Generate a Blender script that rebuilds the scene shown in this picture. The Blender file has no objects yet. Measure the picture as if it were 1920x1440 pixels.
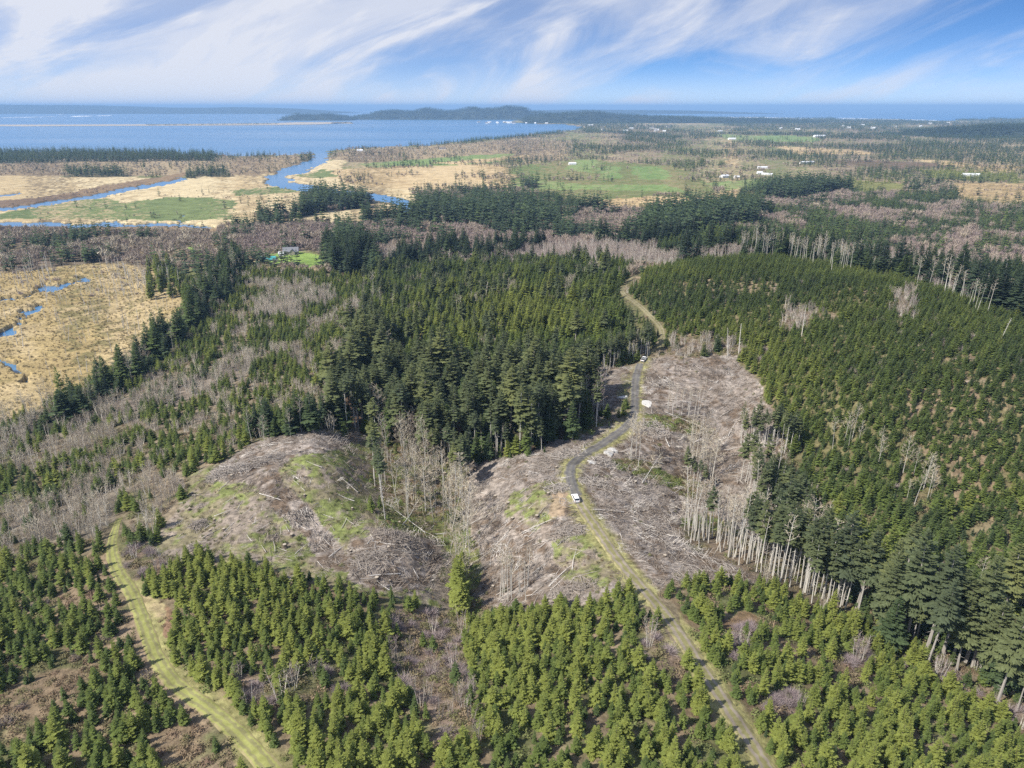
import bpy, math, time
import numpy as np
T0 = time.time()
R = math.radians
scene = bpy.context.scene
COL = scene.collection

# ------------------------------------------------------------------ camera, sky, sun, exposure
CAM_Z = 160.0
FPX = 1321.0                       # focal length in pixels of the 1920-wide photograph
PITCH = math.atan((720 - 200) / FPX)
cam_d = bpy.data.cameras.new('camera')
cam = bpy.data.objects.new('camera', cam_d)
COL.objects.link(cam)
cam.location = (0, 0, CAM_Z)
cam.rotation_euler = (math.pi / 2 - PITCH, 0, 0)
cam_d.sensor_width = 36.0
cam_d.lens = 36.0 * FPX / 1920.0
cam_d.clip_start = 1.0
cam_d.clip_end = 200000.0
scene.camera = cam

SUN_EL = R(46)
SUN_AZ = R(-118)                    # compass angle from +Y (view direction), negative = to the left
sun_dir = (math.sin(SUN_AZ) * math.cos(SUN_EL), math.cos(SUN_AZ) * math.cos(SUN_EL), math.sin(SUN_EL))
sun_d = bpy.data.lights.new('sun', 'SUN')
sun_d.energy = 3.6
sun_d.angle = R(0.6)
sun_d.color = (1.0, 0.95, 0.87)
sun = bpy.data.objects.new('sun', sun_d)
COL.objects.link(sun)
from mathutils import Vector, Matrix
sun.rotation_euler = Vector(sun_dir).to_track_quat('Z', 'Y').to_euler()
sun.location = (0, 0, 400)

world = bpy.data.worlds.new('World')
scene.world = world
world.use_nodes = True
wn, wl = world.node_tree.nodes, world.node_tree.links
wn.clear()
def N(nodes, t, **kw):
    n = nodes.new(t)
    for k, v in kw.items():
        setattr(n, k, v)
    return n
def setin(n, **kw):
    for k, v in kw.items():
        n.inputs[k.replace('_', ' ')].default_value = v
def math_node(nodes, links, op, a, b=None, c=None, clamp=False):
    n = N(nodes, 'ShaderNodeMath', operation=op)
    n.use_clamp = clamp
    for i, v in enumerate((a, b, c)):
        if v is None:
            continue
        if isinstance(v, (int, float)):
            n.inputs[i].default_value = v
        else:
            links.new(v, n.inputs[i])
    return n.outputs[0]
def mix_col(nodes, links, fac, a, b, mode='MIX'):
    n = N(nodes, 'ShaderNodeMix', data_type='RGBA', blend_type=mode)
    for s, v in ((n.inputs[0], fac), (n.inputs[6], a), (n.inputs[7], b)):
        if isinstance(v, (int, float)):
            s.default_value = v
        elif isinstance(v, tuple):
            s.default_value = v if len(v) == 4 else (*v, 1)
        else:
            links.new(v, s)
    return n.outputs[2]
tc = N(wn, 'ShaderNodeTexCoord')
sep = N(wn, 'ShaderNodeSeparateXYZ')
wl.new(tc.outputs['Generated'], sep.inputs[0])
sky = N(wn, 'ShaderNodeTexSky', sky_type='NISHITA')
sky.sun_disc = False
sky.sun_elevation = SUN_EL
sky.sun_rotation = SUN_AZ
sky.altitude = 160
sky.air_density = 1.0
sky.dust_density = 0.3
sky.ozone_density = 2.5
# clear, dry air: the blue of the upper sky reaches far down towards the horizon
zl = math_node(wn, wl, 'MULTIPLY_ADD', math_node(wn, wl, 'MAXIMUM', sep.outputs[2], 0.0), 3.2, 0.09)
comb = N(wn, 'ShaderNodeCombineXYZ')
wl.new(sep.outputs[0], comb.inputs[0]); wl.new(sep.outputs[1], comb.inputs[1]); wl.new(zl, comb.inputs[2])
nrm = N(wn, 'ShaderNodeVectorMath', operation='NORMALIZE')
wl.new(comb.outputs[0], nrm.inputs[0])
wl.new(nrm.outputs[0], sky.inputs[0])
# cirrus: streaks, all round the sky, thicker to the left (south) than to the right
def cirrus(rot, scale, nscale, detail, rough, dist, off):
    mp = N(wn, 'ShaderNodeMapping')
    mp.inputs['Rotation'].default_value = rot
    wl.new(tc.outputs['Generated'], mp.inputs[0])
    m2 = N(wn, 'ShaderNodeMapping')
    m2.inputs['Scale'].default_value = scale
    m2.inputs['Location'].default_value = off
    wl.new(mp.outputs[0], m2.inputs[0])
    mp = m2
    n = N(wn, 'ShaderNodeTexNoise')
    setin(n, Scale=nscale, Detail=detail, Roughness=rough, Distortion=dist)
    wl.new(mp.outputs[0], n.inputs[0])
    return n.outputs[0]
def ramp(nodes, links, src, lo, hi, a=0.0, b=1.0):
    m = N(nodes, 'ShaderNodeMapRange', interpolation_type='SMOOTHSTEP')
    links.new(src, m.inputs[0])
    m.inputs[1].default_value = lo; m.inputs[2].default_value = hi
    m.inputs[3].default_value = a; m.inputs[4].default_value = b
    return m.outputs[0]
c1 = ramp(wn, wl, cirrus((0, R(20), 0), (1.1, 1.1, 5.0), 2.6, 8, 0.58, 0.8, (3.1, 0.4, 1.7)), 0.40, 0.66)
c2 = ramp(wn, wl, cirrus((0, R(26), 0), (1.8, 1.8, 8.0), 3.0, 7, 0.56, 0.8, (1.3, 5.2, 0.2)), 0.42, 0.74)
c3 = ramp(wn, wl, cirrus((0, R(8), 0), (0.8, 0.8, 3.0), 1.6, 4, 0.5, 0.3, (7.3, 1.2, 2.2)), 0.30, 0.62)
side = ramp(wn, wl, sep.outputs[0], -0.75, 0.65, 1.0, 0.15)
low = ramp(wn, wl, sep.outputs[2], 0.0, 0.055, 0.85, 0.0)
cl = math_node(wn, wl, 'MULTIPLY', c1, math_node(wn, wl, 'MULTIPLY_ADD', c2, 0.55, 0.5))
cl = math_node(wn, wl, 'ADD', cl, math_node(wn, wl, 'MULTIPLY', c3, math_node(wn, wl, 'MULTIPLY', side, 0.5)))
cl = math_node(wn, wl, 'ADD', cl, math_node(wn, wl, 'MULTIPLY', side, 0.12))
cl = math_node(wn, wl, 'ADD', cl, math_node(wn, wl, 'MULTIPLY', low, 0.55), clamp=True)
cl = math_node(wn, wl, 'MULTIPLY', cl, 0.93)
bg1 = N(wn, 'ShaderNodeBackground'); bg1.inputs[1].default_value = 0.10
hs = N(wn, 'ShaderNodeHueSaturation'); setin(hs, Hue=0.505, Saturation=1.3, Value=0.95)
wl.new(sky.outputs[0], hs.inputs['Color'])
wl.new(hs.outputs[0], bg1.inputs[0])
bg2 = N(wn, 'ShaderNodeBackground'); bg2.inputs[0].default_value = (0.90, 0.92, 1.0, 1); bg2.inputs[1].default_value = 0.48
mixs = N(wn, 'ShaderNodeMixShader')
wl.new(cl, mixs.inputs[0]); wl.new(bg1.outputs[0], mixs.inputs[1]); wl.new(bg2.outputs[0], mixs.inputs[2])
wo = N(wn, 'ShaderNodeOutputWorld')
wl.new(mixs.outputs[0], wo.inputs[0])

scene.view_settings.view_transform = 'Standard'
scene.view_settings.look = 'None'
scene.view_settings.gamma = 1.0
scene.view_settings.use_curve_mapping = False
scene.view_settings.exposure = 0.92
cy = scene.cycles
cy.max_bounces = 5; cy.diffuse_bounces = 3; cy.glossy_bounces = 2; cy.transmission_bounces = 2; cy.volume_bounces = 0
cy.use_denoising = False
cy.use_adaptive_sampling = False

# ------------------------------------------------------------------ small tools
rng = np.random.default_rng(11)
SP, CP = math.sin(PITCH), math.cos(PITCH)
def project(x, y, z):
    """world -> pixel of the 1920x1440 photograph, and depth"""
    dz = z - CAM_Z
    depth = y * CP - dz * SP
    up = y * SP + dz * CP
    depth = np.maximum(depth, 1.0)
    return 960 + FPX * x / depth, 720 - FPX * up / depth, depth
def plane_pt(px, py, z=0.0):
    xc, yc = (px - 960) / FPX, (720 - py) / FPX
    dy, dz = CP + yc * SP, -SP + yc * CP
    t = (z - CAM_Z) / dz
    return xc * t, dy * t
def _h(ix, iy, s):
    h = (ix.astype(np.int64) * 374761393 + iy.astype(np.int64) * 668265263 + s * 974634777) & 0xFFFFFFFF
    h = ((h ^ (h >> 13)) * 1274126177) & 0xFFFFFFFF
    return ((h ^ (h >> 16)) & 0xFFFF) / 65535.0
def vnoise(x, y, s=0):
    ix, iy = np.floor(x), np.floor(y)
    fx, fy = x - ix, y - iy
    fx, fy = fx * fx * (3 - 2 * fx), fy * fy * (3 - 2 * fy)
    a, b = _h(ix, iy, s), _h(ix + 1, iy, s)
    c, d = _h(ix, iy + 1, s), _h(ix + 1, iy + 1, s)
    return (a + (b - a) * fx) * (1 - fy) + (c + (d - c) * fx) * fy
def fbm(x, y, size, s=0, oct=4):
    t, a, n = 0, 0.5, 0
    x, y = np.asarray(x, float) / size, np.asarray(y, float) / size
    for i in range(oct):
        t = t + a * vnoise(x * 2 ** i, y * 2 ** i, s + i * 7); n += a; a *= 0.5
    return t / n
def sstep(a, b, v):
    t = np.clip((v - a) / (b - a), 0, 1)
    return t * t * (3 - 2 * t)

# ------------------------------------------------------------------ terrain heights
CTRL = [(-300,1500,40),(300,1500,42),(960,1500,48),(1500,1500,44),(2220,1500,34),
 (-200,1250,34),(100,1300,38),(330,1285,41),(600,1300,42),(800,1250,36),(1000,1250,43),(1290,1220,45),(1500,1300,41),(1750,1300,34),(2100,1300,30),
 (0,1100,28),(225,1080,36),(450,1120,38),(650,1130,37),(855,1150,27),(1000,1150,35),(1225,1125,44),(1400,1130,39),(1560,1160,33),(1900,1150,30),
 (0,980,20),(210,1020,35),(330,1020,35),(500,980,39),(620,1020,36),(740,1010,38),(850,1050,25),(960,1030,34),(1110,985,43),(1250,1020,38),(1310,1010,30),(1400,1040,30),(1560,1050,28),(1800,1000,34),(2100,1000,38),
 (0,880,14),(280,870,27),(420,885,40),(520,880,45),(620,870,45),(700,900,32),(800,930,26),(880,960,29),(960,910,38),(1070,890,42),(1150,920,40),(1240,930,34),(1290,900,28),(1400,900,32),(1500,900,32),(1700,880,42),(1900,850,48),
 (200,800,16),(400,800,26),(500,825,40),(600,812,44),(690,815,35),(800,840,32),(950,845,35),(1060,840,40),(1185,790,42),(1210,840,36),(1260,810,40),(1330,815,33),(1400,830,36),(1480,820,40),(1650,780,52),
 (0,770,6),(150,750,7),(350,680,17),(500,700,24),(700,700,30),(900,710,33),(1100,700,42),(1195,690,44),(1300,680,47),(1400,680,48),(1600,680,58),(1900,700,62),
 (100,650,3),(0,600,2.5),(200,590,2.5),(330,600,8),(500,590,18),(700,590,24),(900,590,32),(1100,590,40),(1240,610,50),(1400,580,56),(1600,590,62),(1850,640,62),(2050,640,58),
 (0,520,2.5),(200,510,2.5),(330,520,5),(450,530,12),(650,530,17),(850,520,24),(1050,520,36),(1170,540,48),(1250,510,54),(1400,487,61),(1600,517,62),(1750,552,61),(1900,602,59),
 (1500,450,25),(1650,480,25),(1800,500,25),(1920,540,28),(1300,450,24),(1150,460,22),(1000,470,16),(800,460,10),(600,480,14),(545,475,14),(450,470,8),
 (0,430,2),(200,430,2),(400,430,4),(600,430,5),(800,420,6),(1000,400,6),(1300,400,14),(1600,400,20),(1900,420,24),
 (0,350,2),(400,350,2),(740,380,2),(900,340,2),(1200,340,6),(1400,340,8),(1600,340,10),(1900,340,14),
 (0,290,2),(500,290,2),(900,280,4),(1200,280,6),(1600,280,8),(1900,270,10),
 (1100,240,3),(1500,235,5),(1900,235,6),(0,235,2),(-300,500,2.5),(-300,350,2),(2200,500,30),(2200,350,16),(-300,700,4),(-300,900,12),(2200,800,52)]
C = np.array(CTRL, float)
_cx, _cy = plane_pt(C[:, 0], C[:, 1], C[:, 2])
_cu, _cv, _ = project(_cx, _cy, np.zeros(len(C)))
MQ = 45.0
_D = np.sqrt((_cu[:, None] - _cu[None]) ** 2 + (_cv[:, None] - _cv[None]) ** 2 + MQ ** 2)
_A = np.zeros((len(C) + 1, len(C) + 1)); _A[:-1, :-1] = _D - np.eye(len(C)) * 6.0; _A[-1, :-1] = 1; _A[:-1, -1] = 1
_w = np.linalg.solve(_A, np.append(C[:, 2], 0))
def base_height(x, y):
    x, y = np.asarray(x, float), np.asarray(y, float)
    sh = x.shape
    x, y = x.ravel(), y.ravel()
    out = np.empty(len(x))
    for i in range(0, len(x), 60000):
        u, v, _ = project(x[i:i + 60000], y[i:i + 60000], 0.0)
        u = np.clip(u, -500, 2420)
        D = np.sqrt((u[:, None] - _cu[None]) ** 2 + (v[:, None] - _cv[None]) ** 2 + MQ ** 2)
        out[i:i + 60000] = D @ _w[:-1] + _w[-1]
    out = np.maximum(out, 1.6)
    k = sstep(8, 22, out)
    out = out + k * ((fbm(x, y, 55, 3, 3) - 0.5) * 3.0)
    return out.reshape(sh)
# height lookup table (bilinear) in u,v of the sea-level plane
LU0, LU1, LV0, LV1, LST = -420, 2340, 201, 2200, 4
_lu, _lv = np.meshgrid(np.arange(LU0, LU1, LST), np.arange(LV0, LV1, LST))
_lx, _ly = plane_pt(_lu.astype(float), _lv.astype(float), 0.0)
LUT = base_height(_lx, _ly)
def hgt(x, y):
    u, v, _ = project(np.asarray(x, float), np.asarray(y, float), 0.0)
    fu = np.clip((u - LU0) / LST, 0, LUT.shape[1] - 1.001); fv = np.clip((v - LV0) / LST, 0, LUT.shape[0] - 1.001)
    iu, iv = fu.astype(int), fv.astype(int); a, b = fu - iu, fv - iv
    return (LUT[iv, iu] * (1 - a) + LUT[iv, iu + 1] * a) * (1 - b) + (LUT[iv + 1, iu] * (1 - a) + LUT[iv + 1, iu + 1] * a) * b
def ground_at(px, py):
    """first terrain point along the sight line of a pixel of the photograph"""
    xc, yc = (px - 960) / FPX, (720 - py) / FPX
    dy, dz = CP + yc * SP, -SP + yc * CP
    t = np.geomspace(60, 20000, 2600)
    z = CAM_Z + dz * t
    d = z - hgt(xc * t, dy * t)
    k = np.argmax(d < 0)
    if k == 0:
        return np.array(plane_pt(px, py, 2.0) + (2.0,))
    f = d[k - 1] / (d[k - 1] - d[k]); tt = t[k - 1] + (t[k] - t[k - 1]) * f
    return np.array([xc * tt, dy * tt, float(hgt(xc * tt, dy * tt))])

# ------------------------------------------------------------------ land-use map
ZX0, ZY0, ZS = -420, 190, 2
ZW, ZH = 1380, 700
ZN = ['farmix']
ZM = np.zeros((ZH, ZW), np.uint8)
_gx, _gy = np.meshgrid(ZX0 + (np.arange(ZW) + .5) * ZS, ZY0 + (np.arange(ZH) + .5) * ZS)
def zid(name):
    if name not in ZN:
        ZN.append(name)
    return ZN.index(name)
def poly_mask(pts):
    p = np.array(pts, float)
    j0, j1 = max(0, int((p[:, 1].min() - ZY0) / ZS) - 1), min(ZH, int((p[:, 1].max() - ZY0) / ZS) + 2)
    i0, i1 = max(0, int((p[:, 0].min() - ZX0) / ZS) - 1), min(ZW, int((p[:, 0].max() - ZX0) / ZS) + 2)
    gx, gy = _gx[j0:j1, i0:i1], _gy[j0:j1, i0:i1]
    ins = np.zeros(gx.shape, bool)
    for k in range(len(p)):
        x1, y1 = p[k]; x2, y2 = p[(k + 1) % len(p)]
        if y1 == y2:
            continue
        c = ((y1 > gy) != (y2 > gy)) & (gx < (x2 - x1) * (gy - y1) / (y2 - y1) + x1)
        ins ^= c
    return (slice(j0, j1), slice(i0, i1)), ins
def paint(name, *polys):
    i = zid(name)
    for pts in polys:
        s, m = poly_mask(pts)
        ZM[s][m] = i
def brush(name, pts):
    """pts: (px, py, width); line of that vertical width"""
    i = zid(name)
    for (x1, y1, w1), (x2, y2, w2) in zip(pts[:-1], pts[1:]):
        n = int(max(abs(x2 - x1), abs(y2 - y1)) / 2) + 2
        for k in range(n):
            t = k / (n - 1)
            x, y, w = x1 + (x2 - x1) * t, y1 + (y2 - y1) * t, w1 + (w2 - w1) * t
            rx = w * 0.9 + 1.5
            j0, j1 = int((y - w / 2 - ZY0) / ZS - 1), int((y + w / 2 - ZY0) / ZS + 2)
            i0, i1 = int((x - rx - ZX0) / ZS - 1), int((x + rx - ZX0) / ZS + 2)
            j0, i0 = max(j0, 0), max(i0, 0)
            gx, gy = _gx[j0:j1, i0:i1], _gy[j0:j1, i0:i1]
            m = ((gx - x) / rx) ** 2 + ((gy - y) / (w / 2 + 0.6)) ** 2 < 1
            ZM[j0:j1, i0:i1][m] = i
def ell(cx, cy, rx, ry, n=18):
    return [(cx + rx * math.cos(2 * math.pi * k / n), cy + ry * math.sin(2 * math.pi * k / n)) for k in range(n)]

paint('mixed', [(-420,520),(2340,520),(2340,1600),(-420,1600)])
paint('dark', [(1130,500),(1180,395),(1330,380),(1500,360),(1700,365),(1900,380),(2340,380),(2340,700),(1900,700),(1600,560),(1300,500)])
paint('purple', [(430,470),(480,425),(640,425),(700,415),(820,425),(980,425),(1060,440),(1100,385),(1210,380),(1300,400),(1270,430),(1240,470),(1120,500),(900,500),(700,500),(610,470)],
      [(1430,385),(1470,350),(1580,360),(1600,380),(1500,400)], [(1560,395),(1690,400),(1700,410),(1560,412)], [(1750,455),(1830,430),(1850,445),(1770,500)])
paint('leftband', [(-420,505),(-420,432),(200,432),(390,428),(470,425),(440,470),(420,500),(330,505),(200,498),(60,505)])
# shore, estuary and fields
paint('coastwood', [(-420,284),(0,285),(200,283),(395,288),(405,303),(230,310),(-420,318)])
paint('tanscrub', [(-420,306),(0,306),(390,301),(470,296),(600,290),(560,320),(470,332),(330,330),(-420,330)],
      [(610,300),(640,284),(780,276),(900,266),(1000,262),(1080,265),(1060,300),(960,300),(900,290),(680,305)])
paint('coastwood', [(-420,286),(0,287),(390,287),(395,301),(200,304),(-420,311)], [(120,318),(230,318),(235,333),(125,333)],
      [(356,322),(430,316),(440,336),(360,344)], [(560,296),(600,290),(600,297),(560,303)])
paint('estuary', [(-420,334),(0,330),(340,334),(480,330),(540,320),(600,302),(650,300),(640,318),(760,340),(790,385),(690,424),(640,418),(500,412),(400,428),(200,424),(-420,430)])
paint('wetgreen', [(-420,410),(0,402),(70,388),(190,371),(235,381),(300,371),(400,370),(450,380),(433,410),(333,414),(100,409)], [(433,357),(550,347),(562,360),(450,368)], [(560,328),(600,318),(640,322),(640,332),(580,334)])
paint('tanfield', [(620,318),(760,312),(900,308),(955,312),(960,330),(990,345),(960,354),(780,356),(640,345)])
paint('pasture', [(950,312),(1100,300),(1270,312),(1335,345),(1355,372),(1230,366),(1100,385),(1030,368),(960,352),(965,330)])
paint('green', [(665,307),(800,298),(900,290),(965,288),(945,303),(850,310),(690,314)], [(945,348),(1010,338),(1100,347),(1250,345),(1290,360),(1000,354)],
      [(1125,313),(1160,313),(1165,335),(1120,335)], [(1075,300),(1120,300),(1110,325),(1060,318)], [(1180,312),(1240,312),(1260,335),(1200,337)], [(1340,252),(1540,256),(1535,266),(1370,264)],
      [(1325,345),(1420,335),(1440,350),(1380,362)])
paint('tanfield', [(800,306),(930,296),(990,292),(975,298),(870,308)], [(1290,372),(1400,352),(1400,362),(1330,388)], [(1360,262),(1372,262),(1380,310),(1366,312)],
      [(1440,272),(1600,282),(1640,290),(1500,290)], [(1700,298),(1920,312),(2340,330),(2340,338),(1850,320)], [(1780,345),(2340,335),(2340,400),(1920,390),(1800,378)],
      [(1120,375),(1230,368),(1360,374),(1300,395),(1120,395)])
paint('meadow', [(1580,300),(1700,302),(1810,312),(1700,318),(1560,308)], [(1460,365),(1560,350),(1580,362),(1480,378)])
paint('brightstand', [(1500,337),(1600,338),(1710,345),(1700,362),(1560,358)], [(1720,318),(1900,325),(1920,345),(1760,335)])
paint('oldwood', [(575,376),(600,366),(690,372),(694,390),(640,396),(575,398)], [(488,404),(560,400),(600,390),(640,392),(560,408),(495,412)],
      [(760,378),(800,385),(860,392),(980,378),(1045,402),(1058,436),(960,430),(860,418),(760,418),(680,424),(672,412),(750,402)],
      [(1180,440),(1230,400),(1330,385),(1440,395),(1420,420),(1300,440),(1250,465)], [(970,350),(1010,342),(1015,350),(975,354)], [(1085,392),(1135,387),(1138,394),(1090,400)],
      [(1420,372),(1480,345),(1600,352),(1580,362),(1520,364),(1500,380)], [(616,476),(640,442),(685,450),(690,500),(650,520),(616,508)])
# marsh
paint('marsh', [(-420,512),(0,512),(100,500),(200,492),(310,506),(350,545),(340,590),(300,635),(215,700),(130,755),(60,790),(0,810),(-420,850)])
# upland woods
paint('mixed', [(-420,1080),(-420,840),(0,795),(70,770),(200,700),(330,600),(420,500),(520,505),(610,510),(700,540),(700,700),(610,790),(510,815),(390,880),(310,1000),(215,1015),(150,1060),(0,1080)])
paint('thicket', [(0,815),(90,785),(250,740),(400,695),(470,665),(490,685),(440,715),(300,770),(120,815),(0,840)], [(0,1010),(20,960),(110,930),(220,890),(250,910),(215,980),(120,1030)],
      [(480,560),(600,540),(640,560),(560,590),(480,600)])
paint('belt', [(60,800),(135,765),(215,712),(285,655),(330,612),(370,565),(400,515),(430,480),(460,490),(445,530),(410,580),(350,640),(300,690),(220,745),(150,790),(80,815)])
paint('polewood', [(680,540),(720,500),(900,490),(1130,490),(1190,510),(1165,540),(1175,560),(1240,620),(1235,650),(1090,700),(1000,700),(700,700)])
paint('tall', [(600,795),(625,755),(655,715),(660,640),(690,600),(715,640),(740,700),(800,716),(900,722),(1000,720),(1060,708),(1085,704),(1105,730),(1135,785),(1060,822),(1000,847),(870,862),(780,842),(690,800),(640,808)])
paint('hill', [(1250,650),(1215,585),(1175,555),(1200,512),(1290,488),(1450,482),(1650,518),(1800,560),(1920,605),(2340,640),(2340,1000),(1920,1000),(1760,960),(1600,950),(1450,860),(1400,760),(1370,690),(1300,672)])
paint('bareplot', ell(1390,540,60,12), ell(1640,550,16,6), ell(1545,595,22,8), ell(1725,650,20,6), ell(1800,672,26,5), ell(1610,677,14,5), ell(1830,715,30,6), ell(1440,545,14,20), ell(1300,530,40,6))
paint('brushstrip', [(1245,640),(1320,630),(1400,655),(1400,672),(1250,672)], [(1470,570),(1540,590),(1520,620),(1460,620)], [(1660,560),(1710,540),(1720,600),(1680,610)])
# cut-over land
paint('cutgreen', [(290,1045),(300,990),(340,935),(350,890),(385,880),(440,850),(500,822),(560,810),(640,808),(690,818),(705,900),(692,960),(720,1000),(820,1010),(850,1050),(870,1150),(780,1135),(700,1108),(640,1100),(560,1088),(500,1062),(420,1055),(340,1045)])
paint('slash', [(385,890),(440,852),(500,824),(560,812),(640,811),(690,822),(640,840),(560,850),(510,880),(560,930),(600,980),(640,1020),(660,1075),(600,1060),(570,1010),(520,960),(470,915)],
      [(660,1010),(740,985),(815,1000),(830,1060),(800,1110),(700,1100),(640,1085)])
paint('ravine', [(690,815),(760,842),(870,862),(880,900),(870,960),(900,1010),(905,1080),(895,1160),(850,1160),(855,1080),(830,1010),(760,1000),(715,990),(700,920)])
paint('slash', [(880,870),(1000,850),(1060,822),(1125,795),(1180,770),(1182,690),(1110,690),(1090,702),(1110,730),(1140,785),(1180,790),(1210,672),(1385,668),(1430,735),(1445,790),(1485,835),(1465,880),(1440,960),(1425,1000),(1450,1095),(1250,1095),(1225,1130),(1130,1120),(1000,1155),(905,1130),(905,1030),(870,960)])
paint('cutgreen', [(960,920),(1040,900),(1060,960),(1000,1000),(950,970)], [(1040,1010),(1110,1000),(1170,1080),(1130,1110),(1060,1090)], [(1110,800),(1180,765),(1180,700),(1165,700),(1150,780),(1100,810)])
paint('ravine', [(1205,772),(1290,780),(1340,808),(1300,815),(1205,800)], [(1145,862),(1200,860),(1260,890),(1320,905),(1320,935),(1290,930),(1220,900),(1150,880)], [(1310,960),(1400,1000),(1440,1040),(1500,1090),(1540,1130),(1440,1080),(1380,1050),(1300,1010),(1280,990)], [(1060,812),(1150,780),(1160,790),(1080,830)])
paint('standing', [(1270,995),(1300,985),(1400,1010),(1480,1060),(1560,1115),(1620,1145),(1600,1165),(1540,1140),(1440,1095),(1380,1060),(1300,1030)])
paint('rightwood', [(1440,860),(1480,835),(1560,880),(1640,960),(1760,985),(1920,1080),(2340,1150),(2340,1500),(1980,1340),(1900,1310),(1800,1240),(1690,1190),(1620,1165),(1560,1120),(1500,1065),(1440,1010),(1430,940)])
paint('mixright', [(1480,836),(1560,860),(1640,930),(1760,940),(1920,960),(2340,1000),(2340,1260),(1960,1180),(1850,1110),(1740,1080),(1640,1040),(1570,1000),(1520,930)])
# young plantation in the foreground
paint('young', [(230,1090),(330,1062),(420,1062),(500,1075),(560,1095),(640,1106),(740,1115),(800,1150),(860,1170),(900,1160),(1000,1150),(1100,1140),(1180,1115),(1240,1160),(1330,1290),(1400,1380),(1480,1600),(300,1600),(430,1360),(300,1250)],
      [(1245,1100),(1320,1090),(1440,1100),(1540,1150),(1640,1185),(1780,1260),(1900,1330),(2340,1520),(2340,1600),(1480,1600),(1390,1360),(1290,1190)])
paint('youngleft', [(-420,1600),(-420,1080),(0,1070),(150,1050),(205,1020),(215,1080),(255,1150),(280,1220),(330,1290),(420,1360),(500,1600)])
paint('shrubgap', [(740,1130),(800,1150),(880,1165),(870,1240),(890,1310),(900,1400),(800,1420),(760,1330),(730,1230)], [(430,1260),(520,1290),(620,1250),(660,1300),(560,1330),(480,1340)],
      [(1350,1150),(1420,1160),(1420,1240),(1370,1230)], [(1560,1215),(1640,1225),(1640,1250),(1570,1240)], [(1420,1300),(1490,1290),(1500,1330),(1440,1340)], [(215,1000),(290,1040),(330,1060),(250,1090),(225,1060)], [(1180,1160),(1240,1180),(1290,1260),(1260,1300),(1200,1240)], [(1700,1230),(1800,1260),(1920,1330),(1920,1370),(1760,1290)])
paint('bracken', ell(1385,1165,30,22), [(270,1120),(320,1130),(330,1180),(300,1200),(280,1160)])
paint('pad', [(262,1115),(318,1130),(300,1165),(292,1190),(272,1165)])
# lawn
paint('lawn', [(488,486),(520,474),(560,470),(604,482),(608,496),(580,500),(540,494),(500,492)], ell(358,468,16,5))
paint('dirt', [(1035,925),(1062,925),(1060,968),(1030,972)], [(1078,840),(1095,842),(1098,858),(1080,856)], [(1183,712),(1189,710),(1188,735),(1178,732)])
# water
paint('water', [(-420,288),(0,285),(200,284),(390,288),(450,292),(540,290),(590,287),(640,280),(700,276),(800,272),(900,262),(1000,252),(1080,243),(1102,238),(1060,233),(980,230),(880,227),(760,224),(690,222),(-420,222)])
paint('water', [(-420,180),(2340,180),(2340,221),(1920,221),(1760,226),(1500,222),(1300,219),(1000,217),(960,228),(690,230),(-420,240)])
brush('water', [(605,284,13),(602,292,15),(590,304,14),(560,316,14),(526,326,15),(516,336,16),(540,346,15),(580,354,12),(640,361,10),(700,368,12),(750,376,12),(766,386,13),(764,398,14)])
brush('mud', [(-420,400,10),(0,383,13),(60,378,12),(150,364,12),(240,346,10),(300,338,9),(350,328,8)])
brush('mud', [(-420,424,14),(0,426,12),(200,427,12),(390,431,10)])
brush('water', [(-420,410,6),(0,392,6),(60,386,5),(150,372,5),(190,366,7),(240,354,6),(300,346,6),(350,335,5)])
brush('water', [(-420,372,4),(0,366,4),(28,363,3)])
brush('water', [(-100,416,7),(0,418,7),(40,420,9),(110,418,6),(150,423,9),(185,420,5),(215,418,9),(240,423,3),(300,419,7),(350,421,5),(390,425,5)])
brush('water', [(345,404,4),(343,411,3),(352,420,5)])
for e in [(95,538,24,6),(112,547,10,4),(152,524,12,5),(80,571,9,4),(56,580,10,3),(36,602,12,5),(12,623,14,5),(15,561,28,2.5)]:
    paint('water', ell(*e))
brush('water', [(-40,672,6),(4,673,8),(28,678,8),(36,694,9),(50,712,9)])
brush('water', [(150,524,4),(120,535,5),(95,540,6),(40,556,4),(0,562,5)])
brush('water', [(84,570,5),(60,580,5),(40,600,6),(12,622,6),(-30,640,6)])

def zone_at(x, y, z, jit=1.0, seed=50):
    """land use at a world point; borders wander by a few metres"""
    dist = np.hypot(x, y)
    a = np.clip(dist * 0.012, 2.0, 9.0) * jit
    jx = (fbm(x, y, 9 + 0 * dist, seed, 2) - .5) * 2 * a
    jy = (fbm(x, y, 9 + 0 * dist, seed + 5, 2) - .5) * 2 * a
    fa = np.clip((dist - 600) * .017, 0, 70) * jit
    jx = jx + (fbm(x, y, 75, seed + 9, 3) - .5) * 2 * fa; jy = jy + (fbm(x, y, 75, seed + 13, 3) - .5) * 2 * fa
    px, py, _ = project(x + jx, y + jy, z)
    i = np.clip(((px - ZX0) / ZS).astype(int), 0, ZW - 1); j = np.clip(((py - ZY0) / ZS).astype(int), 0, ZH - 1)
    return ZM[j, i], px, py

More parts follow.
